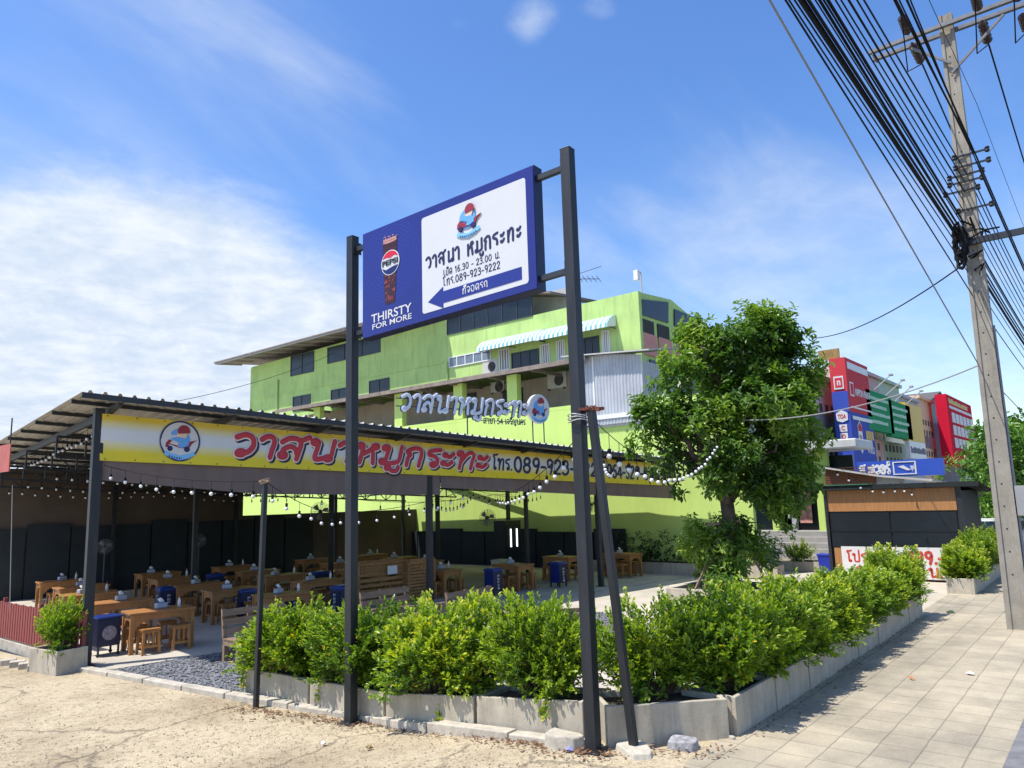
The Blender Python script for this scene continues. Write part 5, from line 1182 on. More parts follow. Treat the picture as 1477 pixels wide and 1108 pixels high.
# planter bed along the lime wall with a dark hedge
mb=MB(); mb.box(WX-.62,8.6,zl,WX-.04,15.5,zl+.38); r=thing('wall_planter','long low concrete planter along the foot of the lime wall','planter',(WX-.3,12,zl)); mb.build('trough',CONC,r); mb=MB(); mb.box(WX-.58,8.65,zl+.381,WX-.08,15.4,zl+.39); mb.build('soil',soil_dark(),r)
hm=crown_mesh([(Vector((WX-.4,9+k*.9,zl+.85)),Vector((.32,.6,.55))) for k in range(7)],260,10,.11,6,0,.8)
tag(hm.build('hedge',LEAF_DARK),'dark clipped hedge growing along the foot of the lime wall','hedge')
# ================================================================ TREE
random.seed(21)
fwd=Vector((FW.x,FW.y,0)).normalized(); side=Vector((RT.x,RT.y,0)).normalized()
def T_(px,py,dd=0): return atD(px,py,TRP+fwd*dd)
bx=TRP; r=thing('tree_box','square concrete planter holding the big tree','planter',bx)
mb=MB(); h=.42; w=1.05
for a in ((-w,-w,w,-w+.1),(-w,w-.1,w,w),(-w,-w+.1,-w+.1,w-.1),(w-.1,-w+.1,w,w-.1)): mb.box(bx.x+a[0]-.3,bx.y+a[1],zl,bx.x+a[2]-.3,bx.y+a[3],zl+h)
mb.build('walls',CONC,r,bevel=.01); mb=MB(); mb.box(bx.x-w-.2,bx.y-w+.1,zl,bx.x+w-.4,bx.y+w-.1,zl+h-.08); mb.build('soil',soil_dark(),r)
tree=thing('big_tree','leafy tree with glossy dark green crown, propped by timber stakes','tree',bx)
tk=MB(); cr_=T_(1048,722); base=bx+Vector((0,0,.3))
def limb(a,b,ra,rb,n=5,wob=.08):
    P=[]; R=[]
    for i in range(n+1): t=i/n; p=a.lerp(b,t)+rv()*wob*(1 if 0<i<n else 0); P.append(p); R.append(ra+(rb-ra)*t)
    tk.tube(P,R,8); return P[-1]
limb(base,cr_,.2,.17,5,.04)
lims=[((1010,660),-.3,.15,.09),((1052,640),.5,.13,.08),((1040,560),0,.12,.06),((1095,670),.3,.1,.06)]
ends=[]
for (px,py),d,ra,rb in lims: ends.append((limb(cr_-Vector((0,0,.08)),T_(px,py,d),ra,rb),rb))
for (px,py),d,k in (((950,600),-.6,0),((930,640),-.2,0),((985,520),.2,0),((1040,470),.4,2),((1075,500),-.5,2),((1010,500),-.6,2),((1110,560),.6,1),((1150,520),.2,1),((1150,620),.5,3),((1120,640),-.7,3),((1080,450),.3,1)):
    e,rb=ends[k]; limb(e-Vector((0,0,.04)),T_(px,py,d),rb*.95,.02,6,.1)
tk.build('trunk',BARK,tree,smooth=True)
def L3(px,py,dd,rpx,rpy,rd): 
    s=(TRP+fwd*dd-EYE).dot(FW)/FPX; return (T_(px,py,dd),Vector((rpx*s,rd,rpy*s)))
lobes=[L3(1075,500,0,70,62,1.1),L3(1130,530,.2,50,58,1.0),L3(1020,500,.1,45,38,.8),L3(985,540,-.2,45,36,.8),L3(1100,590,-.3,85,60,1.3),L3(950,600,-.3,42,40,.8),L3(1010,610,-.5,55,40,.9),L3(1138,625,.3,46,48,1.0),L3(965,665,-.2,45,26,.6),L3(1105,675,.1,75,40,1.0),L3(1085,455,.1,40,24,.6),L3(1050,560,.9,70,70,.8),L3(930,640,-.1,26,24,.5),L3(1140,690,.4,45,35,.7),L3(1158,565,.2,20,40,.5),L3(1030,470,.1,36,22,.5),L3(925,605,-.2,22,20,.4),L3(1020,662,-.5,50,30,.7),L3(1068,648,-.5,60,38,.8),L3(985,700,-.3,28,18,.4),L3(1040,692,-.7,48,24,.5),L3(1085,705,-.3,40,26,.6),L3(1130,725,.2,50,26,.6),L3(1122,478,0,48,32,.8),L3(1008,478,.1,40,28,.7)]
cm=crown_mesh(lobes,4000,11,.18,33,0.0,1.0,.12,.3); cm.build('crown',LEAF_TREE,tree)
mb=MB(); 
for (a,b) in (((1012,868),(1040,748)),((1112,850),(1058,752)),((1085,858),(1052,752)),((1000,858),(1044,758))): mb.bar(T_(*a,-.3),T_(*b),.055)
mb.bar(T_(1020,757,-.12),T_(1068,752,-.12),.07); mb.bar(T_(1002,860,-.5),T_(1045,858,-.5),.09,.05)
tag(mb.build('timber_stakes',PALLET),'timber stakes tied in a frame around the big tree trunk','stakes')
lobes=[L3(1055,800,.12,54,50,.8),L3(1012,790,.2,30,34,.5),L3(1105,800,.1,32,42,.6),L3(1060,835,-.4,60,24,.6),L3(1000,760,.0,18,18,.3),L3(1056,770,.2,48,30,.5),L3(1120,770,.1,26,26,.4)]
lb=crown_mesh(lobes,1100,11,.14,35,.15,1.0,.12,.2); lb.v=lb.v
r=thing('understory_shrub','big leafy green shrub growing around the foot of the tree','shrub',bx+Vector((0,0,.34))); lb.build('foliage',LEAF_TREE,r); s_=MB(); 
for k in range(6): s_.tube([bx+Vector((random.uniform(-.3,.3),random.uniform(-.3,.3),.33)),bx+Vector((random.uniform(-.6,.6),random.uniform(-.6,.6),1.1))],.012,4)
s_.build('stems',STEM,r)
for o in SH: hide_proto(o)
# ================================================================ KIOSK
K1=G(1203,832,LOT); KX=K1.x
def PK_(px,py,X=None): p=PX(px,py,KX if X is None else X); return p.y,p.z
yL=K1.y; yR=PK_(1391,760)[0]
root=thing('kiosk','dark food kiosk with orange timber bands and a low metal roof','kiosk',(KX,(yL+yR)/2,LOT))
zt0=PK_(1200,738)[1]; zt1=PK_(1200,708)[1]; zt2=PK_(1200,790)[1]; zt3=PK_(1300,700)[1]
ORW=M('orange_timber',(.38,.175,.06),.55,.2,5,streak=(1,5,.5)); DKP=M('dark_panel',(.006,.009,.013),.5,.3,2,streak=(3,3,.3))
mb=MB(); mb.box(KX,yR,LOT,KX+3.2,yL,zt3-.2); mb.build('walls',DKP,root)
mb=MB(); mb.box(KX-.05,yR+.12,zt0,KX-.001,yL-.03,zt1); mb.box(KX-.05,yR+.05,LOT+.02,KX-.001,yL-.1,zt2); mb.build('timber_band',ORW,root)
mb=MB()
for k in range(2):
    a=yR+.12+(yL-yR-.15)*k/2; b=yR+.12+(yL-yR-.15)*(k+1)/2; mb.box(KX-.03,a+.03,zt2+.02,KX-.001,b-.03,zt0-.02)
for z in (zt2+.5,): mb.box(KX-.045,yR+.1,z,KX-.031,yL-.03,z+.03)
mb.build('shutter',M('shutter',(.006,.010,.015),.4,.2,3),root)
mb=MB(); mb.box(KX-.09,yR-.02,LOT,KX-.0,yR+.1,zt3); mb.box(KX-.09,yL-.03,LOT,KX-.0,yL+.06,zt3); mb.build('corner_post',BLACK,root)
mb=MB(); n=30
for i in range(n*2+1):
    y=yR-.5+(yL-yR+1.0)*i/(2*n); hh_=.03 if i%2 else 0
    mb.v.append(Vector((KX-.2,y,zt3+.03+hh_))); mb.v.append(Vector((KX+3.6,y,zt3-.3+hh_)))
for i in range(2*n): mb.f.append([2*i,2*i+1,2*i+3,2*i+2]); mb.mi.append(0)
mb.box(KX-.22,yR-.5,zt3-.09,KX-.18,yL+.5,zt3+.05); mb.build('roof',M('kiosk_roof',(.012,.016,.016),.9,.2,3),root)
mb=MB(); mb.box(KX-.26,yL-1.4,zt3+.055,KX+.3,yL+.5,zt3+.075); mb.build('green_roof_strip',M('green_sheet',(.05,.22,.12),.5,.1,3),root)
# promo banner
b0=PK_(1213,788,KX-.09); b1=PK_(1363,786,KX-.09); zb5=PK_(1363,837,KX-.09)[1]
f=plane((KX-.09,b0[0],zb5),(0,-1,0),(0,0,1),(-1,0,0)); Wb=b0[0]-b1[0]; Hb=b0[1]-zb5
r=thing('promo_banner','white vinyl banner with red Thai letters and a 199 price on the kiosk front','banner',(KX-.09,(b0[0]+b1[0])/2,zb5))
mb=MB(); mb.prism(rect(0,0,Wb,Hb),f,0,.01); sh_=mb.build('vinyl_sheet',M('white_vinyl',(.66,.64,.62),.5,.06,3),r); RP=M('promo_red',(.50,.05,.035),.5,.05,3)
mb=MB(); stext(mb,f,'โปร 3 ทุ่ม',.15,Wb*.60,Hb*.5,Hb*.28,.028,.012); stext(mb,f,'199.-',Wb*.66,Wb*.99,Hb*.5,Hb*.36,.045,.012); stext(mb,f,'น.',Wb*.83,Wb*.96,Hb*.08,Hb*.28,.035,.012); stext(mb,f,'ส',Wb*.13,Wb*.22,Hb*.08,Hb*.26,.028,.012); mb.build('lettering',RP,sh_)
# blue bin, low bed and shrub at the steps
p=G(1194,826,LOT); mb=MB(); M4=Matrix.Translation(p); r=thing('blue_bin','plain blue plastic bin standing left of the kiosk','bin',p)
mb.add([M4@Vector(v) for v in ((-.17,-.17,0),(.17,-.17,0),(.17,.17,0),(-.17,.17,0),(-.22,-.22,.55),(.22,-.22,.55),(.22,.22,.55),(-.22,.22,.55))],[(3,2,1,0),(4,5,6,7),(0,1,5,4),(1,2,6,5),(2,3,7,6),(3,0,4,7)]); mb.build('tub',M('bin_blue',(.01,.03,.38),.4,.1,4),r); mb=MB(); mb.box(-.24,-.24,.551,.24,.24,.6,M4); mb.build('rim',M('bin_blue_rim',(.012,.035,.40),.4,.1,4),r,bevel=.01)
p=G(1153,822,LOT); c,rt,L_=planter('concrete_planter',p+Vector((-.3,.95,0)),p+Vector((-.3,-.85,0)),LOT,.3,.8,'low concrete planter in front of the shop steps',PG)
a,s=shrub_mesh('x',1.2,.9,.75,170,22,.06,seed=95,tipyellow=.75); r=thing('round_shrub','round yellow-green shrub in the low planter before the shop steps','shrub',(0,0,0)); a.build('foliage',LEAF_SHRUB,r); s.build('stems',STEM,r); r.location=c
# shop entrance with steps
SXx=29.5; e0=PX(1122,800,SXx); e1=PX(1198,806,SXx)
r=thing('shop_steps','flight of grey stone steps climbing to the shop entrance','steps',(SXx,(e0.y+e1.y)/2,LOT)); mb=MB(); ytop=PX(1150,766,SXx+1.6).z; n=5; y0_,y1_=e1.y-.5,e0.y+2
for k in range(n): mb.box(SXx+.32*k,y0_,LOT,SXx+3.2,y1_,LOT+(ytop-LOT)*(k+1)/n-(0.0 if k==n-1 else 0)) if k==n-1 else mb.box(SXx+.32*k,y0_,LOT,SXx+.32*(k+1)-.001,y1_,LOT+(ytop-LOT)*(k+1)/n)
mb.build('treads',M('step_stone',(.30,.29,.28),.8,.15,4),r)
XS=SXx+1.9; r=thing('shop_entrance','glazed shop entrance between lime columns under a grey canopy','entrance',(XS,e0.y,ytop)); zt_=PX(1150,700,XS).z
mb=MB(); mb.box(XS+.5,y0_,ytop,XS+.6,y1_+1,ytop+3.); mb.build('glazing',GLASSD,r)
for px in (1119,1186,1196):
    y=PX(px,740,XS-.1).y; mb=MB(); mb.box(XS-.2,y-.13,ytop-.3,XS+.1,y+.13,ytop+3.2); mb.build('column',LIME,r)
mb=MB(); 
for k,(px,w_,z_,c) in enumerate([(1133,.3,.9,0),(1128,.3,1.5,0),(1140,.28,.5,0)]): y=PX(px,750,XS+.3).y; mb.box(XS+.2,y-w_,ytop+.005,XS+.45,y+w_,ytop+z_)
mb.build('stacked_goods',M('goods',(.35,.37,.40),.6,.5,8,streak=(1,1,6)),r)
mb=MB(); y=PX(1160,745,XS+.1).y; mb.box(XS+.3,y-.25,ytop+.3,XS+.36,y+.25,ytop+1.9); mb.build('poster',M('poster',(.5,.25,.22),.5,.6,3),r)
mb=MB(); c0=PX(1190,640,30.5);c1=PX(1234,632,30.5); mb.box(30.5,c1.y,c0.z-.22,33,c0.y+3,c0.z+.14); mb.build('canopy',M('canopy_grey',(.5,.5,.48),.5,.1,2),r,bevel=.05)
# brown fascia and grey sheets behind the kiosk roof
XF=31.0; q=[PX(1191,703,XF),PX(1263,703,XF),PX(1263,684,XF),PX(1191,673,XF)]
r=thing('shop_canopy','old shop canopy with brown ribbed fascia and grey sheets behind the kiosk','canopy',(XF,q[1].y,q[1].z)); mb=MB(); mb.prism([(p.y,p.z) for p in q],lambda x,y,d:Vector((XF+d,x,y)),0,.2); k_=mb.build('fascia',M('brown_ribbed',(.25,.10,.055),.6,.25,9,streak=(.2,.2,7)),r)
mb=MB(); 
for k in range(9): z=q[0].z+(q[3].z-q[0].z)*(k+.3)/9.5; mb.box(XF-.03,q[1].y,z,XF-.001,q[0].y,z+.03)
mb.build('ribs',M('brown_ribbed',0),k_)
q2=[PX(1264,703,XF),PX(1304,703,XF),PX(1304,690,XF),PX(1264,685,XF)]; mb=MB(); mb.prism([(p.y,p.z) for p in q2],lambda x,y,d:Vector((XF+d,x,y)),.02,.2); mb.build('sheet',GREYM,r)
q3=[PX(1188,676,XF-.4),PX(1268,688,XF-.4),PX(1345,694,XF-.4)]; mb=MB(); 
for a,b in zip(q3,q3[1:]): mb.add([a,b,b+Vector((3,0,-.1)),a+Vector((3,0,-.1)),a+Vector((0,0,.07)),b+Vector((0,0,.07)),b+Vector((3,0,-.03)),a+Vector((3,0,-.03))],[(3,2,1,0),(4,5,6,7),(0,1,5,4),(1,2,6,5),(2,3,7,6),(3,0,4,7)])
mb.build('canopy_roof',M('pale_roof',0),r)
# ================================================================ SHOPS AND HOARDINGS ALONG THE STREET
YS=12.0
def QY(px,py,Y=YS): p=PY(px,py,Y); return p.x,p.z
def board(name,label,pts,mat_,depth=.4,Y=YS,cat='sign'):
    c=[QY(*p,Y) for p in pts]; xs=[a for a,b in c]; x0,x1=min(xs),max(xs)
    zt=(c[2][1]+c[3][1])/2; zb=(c[0][1]+c[1][1])/2
    r=thing(name,label,cat,((x0+x1)/2,Y,zb)); mb=MB(); mb.box(x0,Y,zb,x1,Y+depth,zt); mb.build('panel',mat_,r)
    return r,x0,x1,zb,zt,plane((x0,Y,zb),(1,0,0),(0,0,1),(0,-1,0))
PBL=M('hoarding_blue',(.028,.065,.37),.85,.08,.6); PRD=M('hoarding_red',(.50,.03,.042),.85,.08,.6)
c0=QY(1218,515);c1=QY(1251,533); xC=c0[0]; xE=c1[0]; zT=c0[1]; zB=QY(1221,668)[1]
yLft=PX(1195,520,xC).y
r=thing('paint_hoarding','tall corner hoarding, red above and blue below, with white lettering','sign',(xC,YS,zB))
zm=QY(1220,592)[1]
zmL=PX(1200,566,xC).z
mb=MB(); mb.box(xC,YS,zm,xE,yLft,zT); up_=mb.build('red_panel',PRD,r); mb=MB(); mb.box(xC+.012,YS+.01,zB-2.5,xE,yLft-.01,zm-.001); mb.box(xC-.03,YS+.02,zm-.002,xC-.002,yLft-.01,max(zm+.05,zmL)); lo_=mb.build('blue_panel',PBL,r)
mb=MB(); mb.box(xC+.011,YS-.0,zm-.001,xE,YS+.009,zm+.02); mb.build('dividing_strip',WHITE,r)
ff=plane((xC,YS,zB),(1,0,0),(0,0,1),(0,-1,0)); fl=plane((xC,yLft,zB),(0,-1,0),(0,0,1),(-1,0,0)); Wf=xE-xC; Hf=zT-zB; Wl=yLft-YS
mb=MB(); 
latin(mb,ff,'NIPPON PAINT',Wf*.3,Wf*.97,zm-zB+(zT-zm)*.33,(zT-zm)*.14,.025,.03)
mb.prism(rect(Wf*.06,zm-zB+(zT-zm)*.80,Wf*.97,zm-zB+(zT-zm)*.93),ff,.01,.03)
mb.prism(rect(Wf*.06,zm-zB+(zT-zm)*.08,Wf*.97,zm-zB+(zT-zm)*.11),ff,.01,.03)
mb.prism(rect(Wf*.08,zm-zB+(zT-zm)*.30,Wf*.24,zm-zB+(zT-zm)*.56),ff,.01,.03)
mb.prism(rect(Wl*.2,zm-zB+(zT-zm)*.42,Wl*.8,zm-zB+(zT-zm)*.66),fl,.02,.05); mb.build('upper_lettering',WHITEP,up_)
mb=MB(); mb.prism(rect(Wl*.27,zm-zB+(zT-zm)*.45,Wl*.73,zm-zB+(zT-zm)*.63),fl,.05,.06); mb.prism(rect(Wf*.105,zm-zB+(zT-zm)*.33,Wf*.215,zm-zB+(zT-zm)*.53),ff,.03,.045); mb.build('badge_centre',PRD,up_)
mb=MB(); latin(mb,fl,'n',Wl*.4,Wl*.62,zm-zB+(zT-zm)*.49,(zT-zm)*.09,.065,.03); hx=[(.5,1.05),(.78,.9),(.78,.2),(.5,.0),(.22,.2),(.22,.9)]
hb=zm-zB; mb.prism([(Wf*(.25+.32*(a-.22)),hb*(.2+.62*b)) for a,b in hx],ff,.01,.03); latin(mb,ff,'WORLD',Wf*.6,Wf*.92,hb*.22,hb*.14,.02,.02); mb.prism(rect(Wf*.08,hb*.86,Wf*.95,hb*.93),ff,.01,.03)
for k,ch in enumerate('CDL'):
    z=hb*(.62-.165*k); mb.prism(rect(Wl*.28,z,Wl*.75,z+hb*.14),fl,.02,.05)
mb.prism([(Wl*a,hb*b) for a,b in ((.15,.84),(.5,.80),(.85,.84),(.85,.98),(.5,1.04),(.15,.98))],fl,.02,.05); latin(mb,fl,'WORLD',Wl*.2,Wl*.85,hb*.08,hb*.07,.02,.02); mb.build('lower_lettering',WHITEP,lo_)
mb=MB(); 
for k,ch in enumerate('CDL'): latin(mb,fl,ch,Wl*.4,Wl*.62,hb*(.645-.165*k),hb*.09,.06,.03)
latin(mb,fl,'TOA',Wl*.24,Wl*.76,hb*.87,hb*.09,.06,.03); latin(mb,ff,'TOA',Wf*.29,Wf*.39,hb*.45,hb*.12,.04,.03); mb.prism([(Wf*(.25+.32*(a-.22)),hb*(.2+.62*b)) for a,b in ((.5,1.0),(.74,.87),(.74,.72),(.26,.72),(.26,.87))],ff,.031,.042); mb.build('lower_red_lettering',PRD,lo_)
mb=MB(); [mb.prism(rect(Wf*(.6+.09*k),hb*.5,Wf*(.6+.09*k+.06),hb*.68),ff,0,.03) for k in range(4)]; mb.build('gold_lettering',M('gold_print',(.55,.38,.08),.5,.1,4),lo_)
mb=MB(); mb.box(xC+.1,YS+.3,zT,xC+.2,YS+1.5,zT+.6); mb.bar((xC+.1,yLft,zT),(xC+.1,YS+1.5,zT+.55),.05); mb.bar((xC+.1,yLft+.8,zT-2),(xC+.1,yLft+.8,zT+.2),.08); mb.build('top_plate',M('old_plate',(.28,.17,.05),.7,.3,4),r)
def dashes(mb,f,x0,x1,y,h,d=.02):                # lettering too far off to read
    x=x0
    while x<x1: w=h*random.uniform(.4,.9); mb.prism(rect(x,y,min(x1,x+w),y+h*random.uniform(.7,1)),f,0,d); x+=w+h*.22
GRN=M('hoarding_green',(.03,.27,.11),.9,.1,.4,spec=.1)
for k,(pts,l) in enumerate([(((1254,618),(1285,626),(1285,576),(1252,559)),'left'),(((1287,628),(1312,635),(1312,588),(1286,576)),'right')]):
    r,x0,x1,zb6,zt6,f6=board('green_billboard','green hoarding with pale lettering, %s one of the adjoining pair'%l,pts,GRN)
    mb=MB(); W6=x1-x0;H6=zt6-zb6
    for j in range(4): dashes(mb,f6,W6*.12,W6*(.85-.1*(j%2)),H6*(.78-.2*j),H6*.09)
    mb.build('lettering',M('pale_green_print',(.35,.55,.42),.5,.1,3),r)
    mb=MB(); 
    for j in range(2): x=x0+W6*(.25+.5*j); mb.bar((x,YS-.05,zt6),(x,YS-1.2,zt6+.9),.06); mb.box(x-.25,YS-1.3,zt6+.85,x+.25,YS-1.1,zt6+.95)
    mb.build('lamp_arm',M('galv',0),r)
r,x0,x1,zb6,zt6,f6=board('yellow_billboard','plain yellow hoarding with a white strip below, between green and red signs',((1311,634),(1329,640),(1329,592),(1309,578)),M('hoarding_yellow',(.62,.38,.01),.5,.1,.4))
mb=MB(); mb.box(x0,YS+.0,zb6-1.3,x1,YS+.3,zb6-.01); k_=mb.build('white_strip',WHITE,r); mb=MB(); dashes(mb,plane((x0,YS,zb6-1.2),(1,0,0),(0,0,1),(0,-1,0)),.3,x1-x0-.3,.3,.5); mb.build('strip_lettering',NVB,k_)
# red sign box
a=QY(1364,568);b=QY(1401,592); zb7=QY(1376,672)[1]; 
r=thing('red_sign','large red sign box with gold title and three rows of white panels','sign',(a[0],YS,zb7)); mb=MB(); 
yl7=PX(1347,565,a[0]).y
mb.box(a[0],YS,zb7,b[0],yl7,a[1]); k_=mb.build('box',M('red_box',(.52,.012,.035),.9,.05,1,spec=.1),r); f7=plane((a[0],YS,zb7),(1,0,0),(0,0,1),(0,-1,0)); W7=b[0]-a[0];H7=a[1]-zb7
mb=MB()
for j in range(3):
    for i in range(6): mb.prism(rect(W7*(.12+.145*i),H7*(.26+.18*j),W7*(.12+.145*i+.115),H7*(.26+.18*j+.14)),f7,0,.05)
mb.prism(rect(W7*.06,H7*.81,W7*.95,H7*.85),f7,0,.05); mb.build('white_panels',M('panel_grey',(.5,.5,.52),.5,.15,.6),k_)
mb=MB(); dashes(mb,f7,W7*.06,W7*.8,H7*.88,H7*.075,.04); mb.build('gold_lettering',M('gold_print',0),k_)
# blue fascia with white lettering
XB=38.; q=[PX(1238,690,XB),PX(1362,684,XB),PX(1362,662,XB),PX(1238,665,XB)]
y0_,y1_=q[1].y,q[0].y; zb8=(q[0].z+q[1].z)/2; zt8=(q[2].z+q[3].z)/2
r=thing('blue_fascia','long blue shop fascia with white lettering and an outlined white badge','sign',(XB,(y0_+y1_)/2,zb8)); mb=MB(); mb.box(XB,y0_,zb8,XB+.4,y1_,zt8); k_=mb.build('panel',M('fascia_blue',(.03,.08,.42),.4,.06,.6),r); f8=plane((XB,y1_,zb8),(0,-1,0),(0,0,1),(-1,0,0)); W8=y1_-y0_;H8=zt8-zb8
mb=MB(); stext(mb,f8,'ส ะเวอร์'.replace('ว','ว'),W8*.03,W8*.40,H8*.2,H8*.55,.06,.02); mb.build('thai_lettering',WHITEP,k_)
mb=MB(); x0,x1=W8*.43,W8*.70
for a in ((x0,H8*.1,x1,H8*.16),(x0,H8*.84,x1,H8*.9),(x0,H8*.16,x0+.06,H8*.84),(x1-.06,H8*.16,x1,H8*.84)): mb.prism(rect(*a),f8,0,.03)
latin(mb,f8,'beger',x0+.9,x1-.25,H8*.28,H8*.45,.02,.03); mb.prism([(x0+.2,H8*.6),(x0+.45,H8*.66),(x0+.75,H8*.36),(x0+.6,H8*.34)],f8,0,.03); mb.build('badge',WHITEP,k_)
# shophouse terrace behind the hoardings
random.seed(14)
spans=[(44,52,'white',(.45,.45,.45),9.0),(52.1,60,'pink',(.52,.33,.33),10.5),(60.1,67,'mint green',(.34,.47,.38),10.5),(67.1,73.5,'grey',(.36,.38,.40),9.8),(73.6,80,'peach',(.62,.44,.28),10.3),(94,108,'grey blue',(.30,.40,.46),9.2)]
for x0,x1,nm,c,h in spans:
    YB=YS+1.6
    r=thing('shophouse','%s terrace shophouse behind the street hoardings, square openings in its front'%nm,'building',((x0+x1)/2,YB,LOT)); mb=MB(); mb.box(x0,YB,LOT,x1,YB+12,h); mb.build('wall',M('shop_wall_'+nm.replace(' ','_'),c,.75,.12,.6,stain=.4),r)
    mb=MB(); n=int((x1-x0)/1.15)
    for j in range(6):
        for i in range(n):
            z=4.2+j*.95; x=x0+.3+i*1.15
            if z+.5<h-.6 and j%3!=2: mb.box(x,YB-.02,z,x+.55,YB-.003,z+.5)
    mb.build('openings',M('opening_dark',(.05,.055,.06),.8,.2,2),r)
    for j in range(1): 
        mb=MB(); mb.box(x0+.2,YB-.06,5.9,x1-.2,YB-.003,7.0); w_=mb.build('window',M('win_grey',(.16,.20,.23),.2,.4,1.2),r)
    mb=MB(); mb.box(x0-.02,YB-.25,h,x1+.02,YB+12.1,h+.25); mb.build('parapet',M('shop_wall_'+nm.replace(' ','_'),0),r)
r=thing('white_shophouse','tall pale shophouse glimpsed through the big tree beside the lime building','building',(40,15,LOT)); xw=36.5; mb=MB(); zz=PX(1183,510,36.2).z; mb.box(xw,14.2,LOT,44.5,26,zz-.35); mb.build('wall',M('pale_shop',(.46,.46,.45),.75,.1,.6,stain=.4),r)
mb=MB()
for j in range(3):
    for i in range(4): x=xw+.5+i*2.7; mb.box(x,14.12,2.4+j*2.2,x+2,14.197,3.7+j*2.2)
mb.build('window',M('win_grey',0),r); mb=MB(); mb.box(xw-.3,13.6,zz-.3,44.6,26,zz); mb.build('roof',ROOFE,r)
# grey pitched roof between yellow and red signs
a=QY(1322,578,16);b=QY(1362,578,16); r=thing('grey_warehouse','grey building with a pitched roof between the yellow and red signs','building',((a[0]+b[0])/2,16,LOT)); mb=MB(); zr_=QY(1335,575,16)[1]; mb.prism([(a[0],LOT),(b[0],LOT),(b[0],zr_-1.2),((a[0]+b[0])/2,zr_+.8),(a[0],zr_-1)],lambda x,y,d:Vector((x,16+d,y)),0,8); mb.build('wall',M('warehouse_grey',(.25,.25,.25),.8,.15,1),r); mb=MB(); xm=(a[0]+b[0])/2; 
for xx,zz in ((a[0]-1,zr_-1.4),(b[0]+1,zr_-1.7)): mb.add([(xx,15,zz),(xm,15,zr_+.85),(xm,25,zr_+.85),(xx,25,zz),(xx,15,zz+.15),(xm,15,zr_+1.),(xm,25,zr_+1.),(xx,25,zz+.15)],[(3,2,1,0),(4,5,6,7),(0,1,5,4),(1,2,6,5),(2,3,7,6),(3,0,4,7)])
mb.build('roof',M('roof_dark',(.10,.09,.085),.8,.2,2),r)
# ================================================================ UTILITY POLE AND CABLES
UP_=G(1470,909); UPX,UPY=UP_.x+.12,UP_.y-.0
def PU(px,py): p=PX(px,py,UPX); return p
ztop=zat(1363,24,UPX,UPY); tpx=PU(1364.5,30)
lean=(tpx.y-UPY)
root=thing('utility_pole','weathered concrete utility pole with recessed sides and a steel crossarm','utility pole',(UPX,UPY,0))
mb=MB(); n=8
def psec(z):
    t=z/ztop; w=.17-.06*t; d=.125-.04*t; return Vector((UPX,UPY+lean*t,z)),w,d
sec=[]
for i in range(n+1):
    c,w,d=psec(ztop*i/n); e=.03
    ring=[(-d,-w),(d,-w),(d,-w*.55),(d-e,-w*.45),(d-e,w*.45),(d,w*.55),(d,w),(-d,w),(-d,w*.55),(-d+e,w*.45),(-d+e,-w*.45),(-d,-w*.55)]
    sec.append([c+Vector((a,b,0)) for a,b in ring])
k=len(sec[0]); mb.v=[p for s_ in sec for p in s_]
for i in range(n):
    for j in range(k): mb.f.append([i*k+j,i*k+(j+1)%k,(i+1)*k+(j+1)%k,(i+1)*k+j]); mb.mi.append(0)
mb.f.append([n*k+j for j in range(k)]); mb.mi.append(0)
mb.build('shaft',POLEC,root)
mb=MB()
for i in range(26):
    c,w,d=psec(.9+i*.38); mb.lathe([(.014,-.002),(.014,.003)],8,Matrix.Translation(c+Vector((-d+.028,0,0)))@Matrix.Rotation(PI/2,4,'Y'))
mb.build('bolt_holes',BLACK,root)
GALV=M('galvanised',(.17,.17,.17),.45,.2,7,metal=.3)
aL=PX(1254,78,UPX-.16); zA=aL.z; c,w,d=psec(zA-.05)
mb=MB()
mb.box(UPX-.21,-1.2,zA-.02,UPX-.13,aL.y,zA+.05); mb.box(UPX+.1,-1.2,zA-.02,UPX+.18,aL.y,zA+.05); mb.box(UPX-.129,-1.19,zA-.05,UPX+.099,-.9,zA-.02)
mb.box(UPX-.2,aL.y-.1,zA-.06,UPX+.18,aL.y-.05,zA-.021)
mb.bar((UPX-.16,c.y-.9,zA-.2),(UPX-.12,c.y,zA-.95),.04); mb.bar((UPX-.16,c.y+.6,zA-.2),(UPX-.12,c.y,zA-.75),.04); mb.build('crossarm',GALV,root)
zs=PU(1410,347).z; c,w,d=psec(zs); mb=MB(); mb.box(UPX-.17,-1.4,zs-.09,UPX-.1,c.y+.2,zs+.02); mb.box(UPX-.1,-1.4,zs-.005,UPX+.0,c.y-.2,zs+.0); mb.build('lower_bracket',STEEL,root)
INS=M('brown_porcelain',(.05,.032,.03),.2,.3,6)
def insul(a,b,n=5,r=.085):
    mb=MB(); a=Vector(a);b=Vector(b); q=(b-a).normalized().to_track_quat('Z','Y').to_matrix().to_4x4(); L_=(b-a).length
    prof=[(.02,0)]
    for i in range(n): z=L_*(.1+.8*i/n); prof+=[(.035,z),(r,z+L_*.07),(r,z+L_*.1),(.035,z+L_*.14)]
    prof+=[(.02,L_)]; mb.lathe(prof,12,Matrix.Translation(a)@q); mb.build('insulator',INS,root,smooth=True)
def UX(px,py,dx): return PX(px,py,UPX+dx)
insul(UX(1310,50,-.25),UX(1300,22,-.85)); insul(UX(1315,62,-.1),UX(1330,92,.55))
insul(UX(1411,14,-.3),UX(1406,-8,-.9)); insul(UX(1416,30,-.1),UX(1426,64,.5))
insul(UX(1474,20,-.1),UX(1482,45,.5)); insul(UX(1470,0,-.3),UX(1462,-22,-.9))
